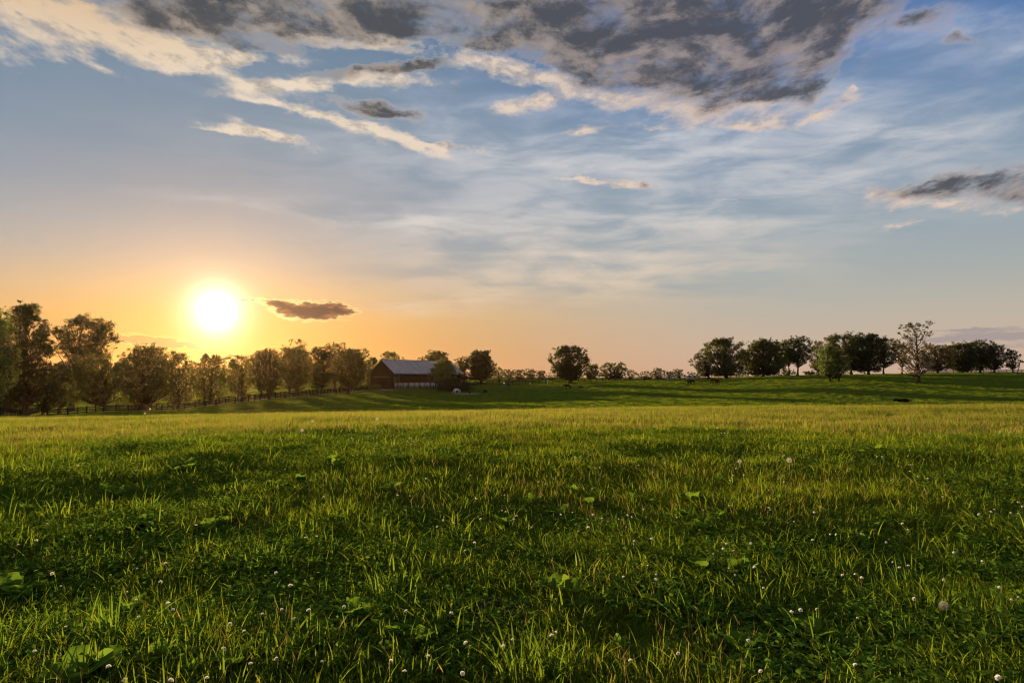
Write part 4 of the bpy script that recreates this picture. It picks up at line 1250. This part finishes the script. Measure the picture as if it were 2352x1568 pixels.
def blades(T, pid, n, rad, hmin, hmax, wmin, wmax, rng, mat=0, lean=0.5, segs=2, core=0.0):
    a = rng.uniform(0, 2 * np.pi, n); r = rad * np.sqrt(rng.uniform(0, 1, n)) * (1 - core * rng.uniform(0, 1, n))
    base = np.stack([r * np.cos(a), r * np.sin(a), np.full(n, -.02)], -1)
    h = rng.uniform(hmin, hmax, n) * rng.uniform(0.75, 1.1, n); w = rng.uniform(wmin, wmax, n)
    th = rng.uniform(0, 2 * np.pi, n)
    if core: th = np.where(rng.uniform(size=n) < .7, a, th)
    d = np.stack([np.cos(th), np.sin(th), 0 * th], -1)
    tw = th + np.pi / 2 + rng.normal(size=n) * .5
    sd = np.stack([np.cos(tw), np.sin(tw), 0 * th], -1)
    L = lean * rng.uniform(0.1, 1.2, n)
    tint = rng.uniform(0, 1, n)
    P = []
    for k in range(segs + 1):
        s = k / (segs + 0.0)
        f = s if segs > 1 else s
        pos = base + d * (L * h * f ** 1.9)[:, None] + np.array([0, 0, 1.0]) * (h * (f - 0.28 * L * f ** 2.4))[:, None]
        if k < segs:
            ww = (w * (1 - 0.55 * f) * .5)[:, None]
            P += [pos - sd * ww, pos + sd * ww]
        else:
            P.append(pos)
    m = len(P)
    V = np.stack(P, 1).reshape(-1, 3)
    b0 = np.arange(n)[:, None] * m
    q = np.vstack([b0 + np.array([[2 * k, 2 * k + 1, 2 * k + 3, 2 * k + 2]]) for k in range(segs - 1)]) if segs > 1 else []
    t = b0 + np.array([[2 * segs - 2, 2 * segs - 1, 2 * segs]])
    T.put(pid, V, np.repeat(tint, m), q, t, mat)


def clover_cover(T, pid, n, rad, rng, mat):
    a = rng.uniform(0, 2 * np.pi, n); r = rad * np.sqrt(rng.uniform(0, 1, n))
    h = rng.uniform(.03, .10, n)
    C = np.stack([r * np.cos(a), r * np.sin(a), h], -1)
    for k in range(3):
        th = rng.uniform(0, 6.28, n) * 0 + a * 3 + k * 2.094
        d = np.stack([np.cos(th), np.sin(th), rng.normal(size=n) * .35], -1); d /= np.linalg.norm(d, axis=1)[:, None]
        s = np.cross(d, np.array([0, 0, 1.0])); s /= np.linalg.norm(s, axis=1)[:, None]
        l = rng.uniform(.013, .026, n)[:, None]
        V = np.stack([C, C + d * l * .7 + s * l * .55, C + d * l * 1.15, C + d * l * .7 - s * l * .55], 1).reshape(-1, 3)
        T.put(pid, V, np.repeat(rng.uniform(0, 1, n), 4), np.arange(4 * n).reshape(-1, 4), (), mat)


def stalks(T, pid, n, rad, rng, mat, hmin=.20, hmax=.34):
    blades(T, pid, n, rad, hmin, hmax, .002, .0032, rng, mat, .35, 2)
    a = rng.uniform(0, 2 * np.pi, n); r = rad * np.sqrt(rng.uniform(0, 1, n)); h = rng.uniform(hmin, hmax, n) * .8
    C = np.stack([r * np.cos(a), r * np.sin(a), h], -1)
    d = np.stack([rng.normal(size=n) * .35, rng.normal(size=n) * .35, np.ones(n)], -1); d /= np.linalg.norm(d, axis=1)[:, None]
    for k in range(2):
        th = rng.uniform(0, 6.28, n)
        s = np.cross(d, np.stack([np.cos(th), np.sin(th), 0 * th], -1)); s /= np.linalg.norm(s, axis=1)[:, None]
        l = rng.uniform(.03, .06, n)[:, None]
        V = np.stack([C - d * l * .6, C + s * .0024, C + d * l, C - s * .0024], 1).reshape(-1, 3)
        T.put(pid, V, np.repeat(rng.uniform(.3, 1, n), 4), np.arange(4 * n).reshape(-1, 4), (), mat)
    # stem up to the seed head
    V = np.stack([C * np.array([.8, .8, 0]) - np.array([.0012, 0, .02]), C * np.array([.8, .8, 0]) + np.array([.0012, 0, -.02]), C + np.array([.001, 0, 0]), C - np.array([.001, 0, 0])], 1).reshape(-1, 3)
    T.put(pid, V, np.repeat(rng.uniform(0, .6, n), 4), np.arange(4 * n).reshape(-1, 4), (), mat)


rg = np.random.default_rng(5)
T = Tufts()
kinds = {'fine': [], 'tall': [], 'clover': [], 'dry': [], 'broad': [], 'mid': [], 'far': []}
pid = 0
for k in range(4):
    blades(T, pid, 190, .30, .05, .13, .0036, .0065, rg, 0, 1.0, 3); kinds['fine'].append(pid); pid += 1
for k in range(4):
    blades(T, pid, 80, .26, .09, .20, .005, .0095, rg, 0, 1.05, 4, core=.4); kinds['tall'].append(pid); pid += 1
for k in range(2):
    clover_cover(T, pid, 60, .30, rg, 2); blades(T, pid, 80, .3, .06, .15, .004, .008, rg, 0, 1.0, 3); kinds['clover'].append(pid); pid += 1
for k in range(3):
    stalks(T, pid, 4, .26, rg, 1, .11, .21); blades(T, pid, 60, .26, .08, .17, .0028, .0045, rg, 0, .8, 3); blades(T, pid, 14, .26, .06, .14, .0025, .004, rg, 1, 1.8, 4); kinds['dry'].append(pid); pid += 1
for k in range(2):
    blades(T, pid, 40, .22, .12, .24, .009, .015, rg, 0, 1.2, 4, core=.6); kinds['broad'].append(pid); pid += 1
for k in range(3):
    blades(T, pid, 200, .40, .07, .17, .006, .010, rg, 0, .6, 2); blades(T, pid, 74, .40, .10, .20, .004, .007, rg, 1, .5, 2); kinds['mid'].append(pid); pid += 1
for k in range(3):
    blades(T, pid, 130, .5, .02, .07, .022, .04, rg, 3, .9, 1); kinds['far'].append(pid); pid += 1

PX, PY, PK, PS, PZ = [], [], [], [], []
lane_arr = np.array(LANE_PTS)


def scatter(r0, r1, dens, amax, choose, smin, smax, zmin, zmax):
    area = math.radians(2 * amax) / 2 * (r1 ** 2 - r0 ** 2)
    n = int(area * dens)
    a = np.radians(rg.uniform(-amax, amax, n)); r = np.sqrt(rg.uniform(r0 ** 2, r1 ** 2, n))
    x = r * np.sin(a); y = r * np.cos(a)
    k = choose(x, y, n)
    PX.append(x); PY.append(y); PK.append(k); s = rg.uniform(smin, smax, n); PS.append(s); PZ.append(rg.uniform(zmin, zmax, n))


def pick(x, y, n, mids=False):
    """what grows where: drifts of fine turf, tall tussocks, clover and dry stalks"""
    u = rg.uniform(size=n)
    a = turb(x, y, 1.3, 21) + .5; b = turb(x, y, 2.0, 22) + .5; c = turb(x, y, .9, 23) + .5
    out = np.array(kinds['fine'])[rg.integers(0, len(kinds['fine']), n)]
    sel = u < .30 * np.clip((a - .35) * 3, 0.1, 1.3); out[sel] = np.array(kinds['tall'])[rg.integers(0, 4, sel.sum())]
    sel = (u > .66) & (b > .47); out[sel] = np.array(kinds['clover'])[rg.integers(0, 2, sel.sum())]
    sel = (u > .46) & (u < .57) & (b < .54); out[sel] = np.array(kinds['dry'])[rg.integers(0, 3, sel.sum())]
    sel = (u > .38) & (u < .46) & (c > .50); out[sel] = np.array(kinds['broad'])[rg.integers(0, 2, sel.sum())]
    return out


def pick_mid(x, y, n):
    out = pick(x, y, n)
    sel = rg.uniform(size=n) < .55
    out[sel] = np.array(kinds['mid'])[rg.integers(0, 3, sel.sum())]
    return out


pick_far = lambda x, y, n: np.array(kinds['far'])[rg.integers(0, 3, n)]
scatter(.9, 5, 60, 115, pick, .8, 1.2, .75, 1.2)
scatter(5, 9, 44, 80, pick, .8, 1.3, .75, 1.2)
scatter(9, 13, 28, 68, pick, .9, 1.4, .8, 1.25)
scatter(13, 34, 12, 60, pick_mid, 1.0, 1.6, .8, 1.25)
scatter(20, 34, .9, 58, lambda x, y, n: np.array(kinds['tall'] + kinds['dry'])[rg.integers(0, 7, n)], .8, 1.4, 1.1, 1.9)
scatter(34, 70, 2.2, 56, pick_mid, 1.6, 2.4, .9, 1.3)
scatter(70, 130, .85, 54, pick_far, 1.8, 2.8, .7, 1.3)
scatter(130, 300, .45, 50, pick_far, 2.4, 3.8, .7, 1.3)
scatter(300, 520, .05, 46, pick_far, 5, 8, 1.2, 2.2)
scatter(80, 300, .2, 48, lambda x, y, n: np.array(kinds['tall'])[rg.integers(0, 4, n)], 1.5, 4.5, .9, 2.0)
PX, PY, PK, PS, PZ = (np.concatenate(v) for v in (PX, PY, PK, PS, PZ))
dl = np.full(len(PX), 1e9)
for a_, b_ in zip(lane_arr[:-1], lane_arr[1:]):
    ab = b_ - a_
    tt = np.clip(((PX - a_[0]) * ab[0] + (PY - a_[1]) * ab[1]) / (ab @ ab), 0, 1)
    dl = np.minimum(dl, np.hypot(PX - a_[0] - tt * ab[0], PY - a_[1] - tt * ab[1]))
_c, _s = math.cos(-ang), math.sin(-ang)
lx = (PX - nc[0]) * _c - (PY - nc[1]) * _s; ly = (PX - nc[0]) * _s + (PY - nc[1]) * _c
inb = (lx > -.5) & (lx < LEN + .5) & (ly > -.5) & (ly < WID + .5)
dd = np.hypot((PX - on_ground(1072, 211)[0]) / 4.6, (PY - 211) / 2.6)
SOIL = (-0.12, 3.68)
keep = (np.hypot(PX - SOIL[0], (PY - SOIL[1]) * 1.6) > .24) & (dl > 2.3) & ~inb & (dd > 1) & (np.hypot((PX - on_ground(874, 226)[0]) / 5, (PY - 226) / 3) > 1)
PX, PY, PK, PS, PZ = (v[keep] for v in (PX, PY, PK, PS, PZ))
PZ = np.where(np.hypot(PX, PY) < 60, PZ * (1 + .6 * turb(PX, PY, 1.7, 31)), PZ * (1 + .5 * turb(PX, PY, 8, 32)))
npt = len(PX)
GZ = H(PX, PY)
Vall = np.vstack(T.V + [np.stack([PX, PY, GZ], -1)])
nproto = T.n
pidv = np.concatenate(T.pid + [np.full(npt, -1)]).astype(np.int32)
tint = np.concatenate(T.tint + [np.zeros(npt)]).astype(np.float32)
pidx = np.concatenate([np.zeros(nproto), PK]).astype(np.int32)
rot = np.zeros((nproto + npt, 3), np.float32); rot[nproto:, 2] = rg.uniform(0, 6.283, npt)
rot[nproto:, :2] = rg.normal(size=(npt, 2)) * .06
scl = np.ones((nproto + npt, 3), np.float32); scl[nproto:, 0] = scl[nproto:, 1] = PS; scl[nproto:, 2] = PZ
me = mesh_np('grass', Vall, [np.vstack(T.Q), np.vstack(T.T)], [MAT_BLADE, MAT_STRAW, MAT_CLOVER, MAT_PADDOCK], np.concatenate(T.mq + T.mt),
             attrs={'proto': ('POINT', 'INT', pidv), 'tint': ('POINT', 'FLOAT', tint), 'pidx': ('POINT', 'INT', pidx), 'rotv': ('POINT', 'FLOAT_VECTOR', rot), 'sclv': ('POINT', 'FLOAT_VECTOR', scl)})
grass = tag(obj('grass', me), "lush grass of the field with clover and dry stalks", "grass", kind='stuff')
ng = bpy.data.node_groups.new('grow', 'GeometryNodeTree')
ng.interface.new_socket('Geometry', in_out='INPUT', socket_type='NodeSocketGeometry')
ng.interface.new_socket('Geometry', in_out='OUTPUT', socket_type='NodeSocketGeometry')


def gnode(kind, **kw):
    n = ng.nodes.new(kind)
    for k, v in kw.items(): setattr(n, k, v)
    return n


def named(name, typ):
    n = gnode('GeometryNodeInputNamedAttribute', data_type=typ)
    n.inputs['Name'].default_value = name
    return n.outputs['Attribute']


gi, go = gnode('NodeGroupInput'), gnode('NodeGroupOutput')
cmp = gnode('FunctionNodeCompare', data_type='INT', operation='GREATER_EQUAL')
ng.links.new(named('proto', 'INT'), cmp.inputs[2]); cmp.inputs[3].default_value = 0
sp = gnode('GeometryNodeSeparateGeometry', domain='POINT')
ng.links.new(gi.outputs[0], sp.inputs[0]); ng.links.new(cmp.outputs[0], sp.inputs[1])
si = gnode('GeometryNodeSplitToInstances', domain='POINT')
ng.links.new(sp.outputs[0], si.inputs['Geometry']); ng.links.new(named('proto', 'INT'), si.inputs['Group ID'])
ip = gnode('GeometryNodeInstanceOnPoints')
ng.links.new(sp.outputs[1], ip.inputs['Points'])
ng.links.new(si.outputs[0], ip.inputs['Instance'])
ip.inputs['Pick Instance'].default_value = True
ng.links.new(named('pidx', 'INT'), ip.inputs['Instance Index'])
e2r = gnode('FunctionNodeEulerToRotation')
ng.links.new(named('rotv', 'FLOAT_VECTOR'), e2r.inputs[0]); ng.links.new(e2r.outputs[0], ip.inputs['Rotation'])
ng.links.new(named('sclv', 'FLOAT_VECTOR'), ip.inputs['Scale'])
ng.links.new(ip.outputs[0], go.inputs[0])
md = grass.modifiers.new('grow', 'NODES'); md.node_group = ng
# ------------------------------------------------------------------ flowers, weeds and clumps one can point at
def ground_hit(px, py, lift=0.0):
    """where the sight line through a place of the picture meets the field, lift above it"""
    d = np.array(ray(px, py))
    ts = np.geomspace(1.0, 60, 1200)
    P = np.array([0, 0, EYE]) + ts[:, None] * d
    g = H(P[:, 0], P[:, 1]) + lift
    k = int(np.argmax(P[:, 2] < g))
    if not (P[:, 2] < g).any(): k = len(ts) - 1
    return P[k, 0], P[k, 1], float(g[k] - lift)


MAT_PETAL = material("white clover petals", m_leaf((0.80, 0.78, 0.77), (0.85, 0.83, 0.82), (0.80, 0.78, 0.75)))
MAT_STEM = material("green flower stems", m_leaf((0.05, 0.08, 0.02), (0.08, 0.12, 0.03), (0.10, 0.14, 0.03)))
MAT_FLUFF = material("dandelion down", m_leaf((0.55, 0.52, 0.48), (0.65, 0.62, 0.58), (0.60, 0.54, 0.45)))


MAT_FADED = material("faded clover petals", m_leaf((0.30, 0.20, 0.13), (0.42, 0.30, 0.20), (0.35, 0.25, 0.15)))


def clover_mesh(seed):
    rng = np.random.default_rng(seed)
    n = (60, 44, 70, 52, 36, 64)[seed]
    k = np.arange(n) + .5
    z = 1 - (1.55, 1.2, 1.7, 1.0, 1.5, 1.35)[seed] * k / n; ph = k * 2.39996
    r = np.sqrt(np.clip(1 - z * z, 0, 1))
    d = np.stack([r * np.cos(ph), r * np.sin(ph), z], -1)
    s = np.cross(d, rng.normal(size=(n, 3))); s /= np.linalg.norm(s, axis=1)[:, None]
    upv = d * .6 + np.array([0, 0, .5]); upv /= np.linalg.norm(upv, axis=1)[:, None]
    rr = (.0085, .0095, .0075, .0088, .0065, .0092)[seed] * rng.uniform(.8, 1.15, (n, 1))
    a = d * rr * .35; b = d * rr + upv * .003
    V = np.stack([a - s * .0012, a + s * .0012, b + s * .0022, b - s * .0022], 1).reshape(-1, 3)
    return mesh_np('flower_head', V, [np.arange(4 * n).reshape(-1, 4)], [MAT_PETAL, MAT_FADED], (rng.uniform(size=n) < np.clip(.15 - .8 * z, .04, .9) * (seed % 3 > 0)).astype(int))


def stem_mesh(h, r=.0012, mat=None, name='stem'):
    w = MB(); w.tube([(0.012, 0.006, -.02 - h), (0.004, 0.004, -h * .5), (0, 0, 0)], [r * 1.3, r, r], 5)
    return w.mesh(name, mat or MAT_STEM, True)


HEADS = [clover_mesh(k) for k in range(6)]
STEMS = [stem_mesh(h) for h in (.13, .17, .21)]
FLOW = []
for zx, zy in [(1915, 128), (752, 348), (1362, 364), (1095, 410), (316, 498), (1320, 505), (122, 636), (243, 610), (2130, 580), (2053, 592), (922, 797), (1112, 760), (350, 832), (1078, 886), (408, 914), (853, 955), (914, 1008), (1128, 1033), (1162, 1072), (932, 1124), (440, 1188), (232, 1353),
               (1855, 829), (1950, 915), (1893, 1073), (2075, 1081), (1763, 1103), (1977, 1134), (1544, 1169), (1640, 1217), (1502, 1338), (1857, 1405), (1683, 1440), (2164, 1422), (2312, 1055), (730, 1460), (837, 1548), (1147, 1548), (1390, 1528), (2175, 314), (1302, 216), (524, 105), (380, 20), (912, 138)]:
    FLOW.append((zx / 2.926, 1033.6 + zy / 2.926))
for zx, zy in [(893, 172), (594, 192), (358, 106), (402, 306), (488, 312), (931, 330), (1123, 305), (1397, 228), (1351, 215), (1450, 196), (1712, 258), (1130, 415), (1107, 408), (963, 465), (1203, 442), (1184, 466), (708, 474), (784, 492), (668, 516), (1307, 520), (1618, 546), (1685, 520), (1500, 434), (1716, 434), (1580, 418), (1777, 460), (1890, 464), (1949, 440), (1977, 452), (2056, 400), (2282, 452), (1940, 517), (1993, 612), (920, 623), (858, 678), (2110, 600), (1922, 856), (2085, 778), (2142, 836), (2140, 874), (764, 1098), (462, 1080), (1467, 1223), (1440, 1250), (1175, 1275), (1115, 1320), (861, 1298), (610, 1384), (360, 1420), (450, 1490), (840, 1500), (1970, 1420), (2290, 1368), (1577, 54), (1460, 130), (220, 152)]:
    FLOW.append((775.2 + zx / 2.926, 1033.6 + zy / 2.926))
for zx, zy in [(376, 204), (470, 170), (398, 170), (418, 125), (638, 271), (735, 172), (700, 195), (740, 216), (1025, 208), (1183, 126), (1088, 140), (1475, 196), (1462, 204), (1638, 180), (1707, 192), (1684, 266), (370, 374), (638, 392), (646, 402), (942, 418), (198, 405), (22, 453), (806, 482), (766, 492), (1536, 496), (1572, 536), (1050, 568), (1090, 568), (1257, 565), (933, 608), (1426, 620), (352, 632), (516, 626), (332, 668), (264, 700), (400, 678), (1803, 314), (1882, 692), (2072, 748), (2313, 352), (2341, 382), (2130, 418), (2155, 400), (2312, 427), (2264, 424), (2050, 437), (1470, 752), (1516, 790), (1575, 777), (1217, 835), (1132, 842), (1262, 860), (540, 788), (370, 795), (410, 844), (600, 928), (1812, 870), (2187, 930), (2268, 1006), (2315, 990), (1614, 1002), (790, 1090), (850, 1077), (960, 1072), (1232, 1127), (500, 1283), (28, 1368), (1218, 1443), (582, 1490), (2180, 1528), (2148, 64), (2003, 10)]:
    FLOW.append((1548.0 + zx / 2.926, 1033.6 + zy / 2.926))
rngf = np.random.default_rng(77)
for k in range(14):                    # drifts of far flowers
    cxp, cyp = (rngf.uniform(1100, 2350) if k % 3 else rngf.uniform(0, 1100)), rngf.uniform(985, 1085)
    for j in range(int(rngf.uniform(2, 9))):
        FLOW.append((cxp + rngf.normal() * 34, cyp + rngf.normal() * 9))
for k, (px, py) in enumerate(FLOW):
    h = (.13, .17, .21)[k % 3]
    lift = h * .92
    x, y, z = ground_hit(px, py, lift)
    root = tag(empty('clover_flower', (x, y, z + lift), rngf.uniform(0, 6.28)), "small white clover flower head standing in the grass of the field", "clover flower", "white clover flowers in the field")
    sc_ = rngf.uniform(.6, 1.15)
    root.scale = (sc_ * .85, sc_ * .85, sc_ * .72)
    root.rotation_euler = (rngf.normal() * .35, rngf.normal() * .35, rngf.uniform(0, 6.28))
    for nm, m_ in (('flower_head', HEADS[k * 5 % 6]), ('stem', STEMS[k % 3])):
        o = bpy.data.objects.new(nm, m_); COL.objects.link(o); o.parent = root


def puff_mesh(r, n, seed):
    rng = np.random.default_rng(seed)
    k = np.arange(n) + .5
    z = 1 - 2 * k / n; ph = k * 2.39996
    q = np.sqrt(1 - z * z)
    d = np.stack([q * np.cos(ph), q * np.sin(ph), z], -1)
    V, Q, c = [], [], 0
    s = np.cross(d, rng.normal(size=(n, 3))); s /= np.linalg.norm(s, axis=1)[:, None]
    b = np.cross(d, s)
    V.append(np.stack([d * r * .18 - s * .0003, d * r * .18 + s * .0003, d * r * .8 + s * .0003, d * r * .8 - s * .0003], 1).reshape(-1, 3))
    for j in range(6):
        th = j * np.pi / 3 + rng.uniform(0, 1, n)
        e = s * np.cos(th)[:, None] + b * np.sin(th)[:, None]
        t_ = np.cross(d, e)
        p = d * r * .8; tip = d * r * 1.0 + e * r * .26
        V.append(np.stack([p - t_ * .0003, p + t_ * .0003, tip + t_ * .0006, tip - t_ * .0006], 1).reshape(-1, 3))
    V = np.vstack(V)
    return mesh_np('seed_head', V, [np.arange(len(V)).reshape(-1, 4)], MAT_FLUFF)


for k, (lb, px, py, r, h) in enumerate([
        ("tall round dandelion clock standing clear in the eastern middle of the field", 1813, 1057, .027, .26),
        ("large pale dandelion clock low in the grass near the eastern bottom corner", 2168, 1392, .023, .09),
        ("dandelion clock at the brow below the lane fence, taller of two", 333, 949, .026, .34),
        ("dandelion clock at the brow below the lane fence, lower of two", 345, 939, .026, .40),
        ("round dandelion clock at the brow below the dark foal", 866, 962, .028, .30),
        ("fluffy dandelion clock under the tree row at mid brow", 718, 967, .024, .27),
        ("dandelion clock half hidden in the grass left of the tall clock", 1699, 1059, .022, .18),
        ("ragged dandelion clock below the lane trees", 694, 988, .026, .22)]):
    x, y, z = ground_hit(px, py, h)
    root = tag(empty('dandelion_clock', (x, y, z + h)), lb, "dandelion clock", "dandelion clocks in the field")
    obj('seed_head', puff_mesh(r, 84, 500 + k), root)
    obj('stem', stem_mesh(h, .0022, name='stem'), root)
    w = MB(); w.tube([(0, 0, -.006), (0, 0, 0), (0, 0, .006)], [.002, .006, .002], 7); obj('seed_core', w.mesh('seed_core', MAT_STRAW, True), root)


def weed_leaf(V, Q, L, wd, th, tilt, droop, rng, n0, base=(0, 0, 0)):
    k = 7
    s = np.linspace(0, 1, k)
    out = np.array([math.cos(th), math.sin(th), 0]); side = np.array([-math.sin(th), math.cos(th), 0])
    r = L * (s * math.cos(tilt)); z = L * (s * math.sin(tilt) - droop * s ** 2.2)
    wid = wd * np.clip(np.sin(np.pi * np.clip(s * .92 + .06, 0, 1)) ** .75, .06, 1) * (1 + .08 * np.sin(s * 17 + th))
    wid[:2] *= (.12, .55); wid[-1] = .004
    c = np.asarray(base) + out * r[:, None] + np.array([0, 0, 1.]) * z[:, None]
    up = np.array([0, 0, 1.]) * (wid * .30)[:, None]
    v = np.stack([c - side * wid[:, None] + up, c - side * wid[:, None] * .5 + up * .35, c, c + side * wid[:, None] * .5 + up * .35, c + side * wid[:, None] + up], 1).reshape(-1, 3)
    a = (np.arange(k - 1)[:, None] * 5 + np.arange(4)[None]).reshape(-1)
    V.append(v); Q.append(np.stack([a, a + 1, a + 6, a + 5], -1) + n0)
    return n0 + len(v)


MAT_WEED = material("broad weed leaves", m_grass((0.045, 0.105, 0.014), (0.080, 0.150, 0.020), (0.12, 0.24, 0.020), (0.22, 0.34, 0.03), .45, 0))


def weed_mesh(seed, n, L, wd):
    rng = np.random.default_rng(seed)
    V, Q, n0 = [], [], 0
    for k in range(n):
        n0 = weed_leaf(V, Q, L * rng.uniform(.65, 1.1), wd * rng.uniform(.8, 1.15), k * 2.4 + rng.uniform(-.4, .4), rng.uniform(.35, 1.2), rng.uniform(.1, .55), rng, n0)
    V = np.vstack(V)
    return mesh_np('leaf_rosette', V, [np.vstack(Q)], MAT_WEED, smooth=True, attrs={'tint': ('POINT', 'FLOAT', np.repeat(rng.uniform(0, 1, n), 35))})


WEEDS = [weed_mesh(900 + k, n, L, wd) for k, (n, L, wd) in enumerate([(9, .19, .034), (7, .22, .042), (11, .16, .036), (6, .24, .048)])]
for k, (px, py, s) in enumerate([(1320, 1125, 1.2), (1215, 1145, 1), (1160, 1196, 1.3), (1290, 1170, 1), (1452, 1140, 1.1), (1350, 1150, 1.2), (1505, 1150, .9), (905, 1118, 1.2), (770, 1062, 1.2), (760, 1050, 1), (480, 1205, 1.3), (520, 1190, 1), (270, 1130, 1.2), (250, 1120, 1.1), (340, 1198, 1.1), (400, 1075, 1.1), (440, 1070, 1.2), (430, 1060, 1),
                                 (690, 1095, 1.1), (35, 1348, 1.3), (240, 1515, 1.3), (175, 1540, 1.2), (300, 1386, 1.1), (330, 1198, 1.1), (60, 1165, 1), (800, 1394, .9), (1570, 1175, 1.1), (1620, 1200, 1), (1690, 1300, 1.1), (1610, 1290, 1), (1720, 1298, 1.1), (1280, 1340, 1.1), (1310, 1350, 1.2), (2010, 1030, 1.2), (1980, 1035, 1), (1590, 1140, 1.2), (1650, 1095, 1),
                                 (1370, 1080, 1), (1960, 1400, 1), (1690, 1470, 1.1), (100, 1105, 1), (630, 1110, .9), (975, 1455, 1), (2230, 1240, 1)] + [(rngf.uniform(0, 2352), rngf.uniform(1010, 1540), rngf.uniform(.6, 1)) for _ in range(46)]):
    x, y, z = ground_hit(px, py, .08)
    root = tag(empty('broadleaf_weed', (x, y, z + .02), k * 1.3), "low broad-leaved weed rosette growing among the field grass", "weed", "broad-leaved weeds in the field")
    root.scale = (s * .9,) * 3
    o = bpy.data.objects.new('leaf_rosette', WEEDS[k % 4]); COL.objects.link(o); o.parent = root

# clumps of wide bright grass that stand out of the turf
MAT_CLUMP = material("bright wide grass", m_grass((0.050, 0.105, 0.012), (0.085, 0.150, 0.018), (0.13, 0.24, 0.02), (0.24, 0.36, 0.03), .5, 0))


def clump_mesh(seed, n, rad, h0, h1, wd):
    Tc = Tufts()
    blades(Tc, 0, n, rad, h0, h1, wd * .7, wd, np.random.default_rng(seed), 0, .8, 4, core=.5)
    return mesh_np('blades', np.vstack(Tc.V), [np.vstack(Tc.Q), np.vstack(Tc.T)], MAT_CLUMP, smooth=True, attrs={'tint': ('POINT', 'FLOAT', np.concatenate(Tc.tint))})


for k, (lb, px, py, n, rad, h0, h1, wd) in enumerate([
        ("wide bright grass clump glowing left of the picture's middle, in the lower field", 905, 1375, 70, .20, .12, .24, .013),
        ("wide bright grass clump at the bottom edge near the middle", 1190, 1545, 80, .19, .12, .25, .012),
        ("second bright clump at the bottom edge, right beside the middle one", 1275, 1550, 50, .14, .10, .22, .011),
        ("long-bladed clump leaning over in the lower western field", 260, 1470, 40, .14, .16, .30, .013),
        ("bright clump of blades at the western edge of the lower field", 20, 1500, 40, .14, .12, .24, .012),
        ("clump of upright blades in the lower eastern field", 2090, 1340, 56, .2, .12, .24, .010),
        ("clump of bright blades east of the soil patch", 1600, 1440, 34, .14, .12, .26, .011),
        ("clump of grass by the large dandelion clock", 2010, 1400, 60, .2, .10, .22, .009),
        ("clump of bright blades below the western weeds", 345, 1180, 40, .2, .12, .24, .012),
        ("bright tuft in the western field lit from behind", 50, 1160, 44, .2, .14, .28, .012),
        ("bright tuft west of the middle lit from behind", 610, 1310, 44, .18, .10, .22, .011),
        ("bright tuft of blades under the lying horse", 1880, 1495, 44, .2, .10, .22, .010)]):
    x, y, z = ground_hit(px, py, .02)
    root = tag(empty('grass_clump', (x, y, z)), lb, "grass clump", "bright grass clumps in the field")
    obj('blades', clump_mesh(700 + k, n, rad, h0, h1, wd), root)

# a scrape of bare soil and dead roots
rs = np.random.default_rng(61)
w = MB()
for k in range(120):
    a, r = rs.uniform(0, 6.28), .26 * math.sqrt(rs.uniform())
    q = rs.uniform(.008, .028)
    c = np.array([r * math.cos(a) * 1.25, r * math.sin(a) * .75, .03 * (1 - r / .26) + q * .4])
    d = rs.normal(size=(8, 3)); d /= np.linalg.norm(d, axis=1)[:, None]
    box8 = np.array([(x, y, z) for z in (-1, 1) for y in (-1, 1) for x in (-1, 1)], float) * q * .6 + d * q * .3 + c
    w.raw(box8, [(0, 2, 3, 1), (4, 5, 7, 6), (0, 1, 5, 4), (2, 6, 7, 3), (0, 4, 6, 2), (1, 3, 7, 5)])
for k in range(60):
    a, r = rs.uniform(0, 6.28), .28 * math.sqrt(rs.uniform())
    p = np.array([r * math.cos(a) * 1.25, r * math.sin(a) * .8, .03]); e = rs.normal(size=3) * np.array([.07, .05, .02])
    w.tube([p, p + e * .5 + (0, 0, .02), p + e], [.0018, .0016, .0008], 4)
MAT_SOIL = material("dark soil", lambda N, t: principled(N, t, N.mix(N.noise(wpos(N, t), 30, 4, .7), (0.035, 0.026, 0.020), (0.10, 0.075, 0.058)), 0.95, 0.05))
tag(obj('soil_patch', w.mesh('soil_patch', MAT_SOIL), loc=(SOIL[0], SOIL[1], Hs(*SOIL))), "dark patch of bare soil and dead roots low in the middle of the field", "soil patch")

# ------------------------------------------------------------------ evening haze
def m_haze():
    m = bpy.data.materials.new("evening haze")
    m.use_nodes = True
    t = m.node_tree
    t.nodes.clear()
    v = t.nodes.new('ShaderNodeVolumePrincipled')
    v.inputs['Color'].default_value = (1.0, 0.66, 0.34, 1)
    v.inputs['Density'].default_value = 0.000017
    v.inputs['Anisotropy'].default_value = 0.84
    o = t.nodes.new('ShaderNodeOutputMaterial')
    t.links.new(v.outputs[0], o.inputs['Volume'])
    return m


_low = float(_Z.min()) - 1.0
_top = 36.0
w = MB(); w.box((0, 0, (_low + _top) / 2), (3500, 3500, _top - _low))
tag(obj('haze', w.mesh('haze', m_haze())), "thin warm haze in the low evening air", "haze", kind='stuff')
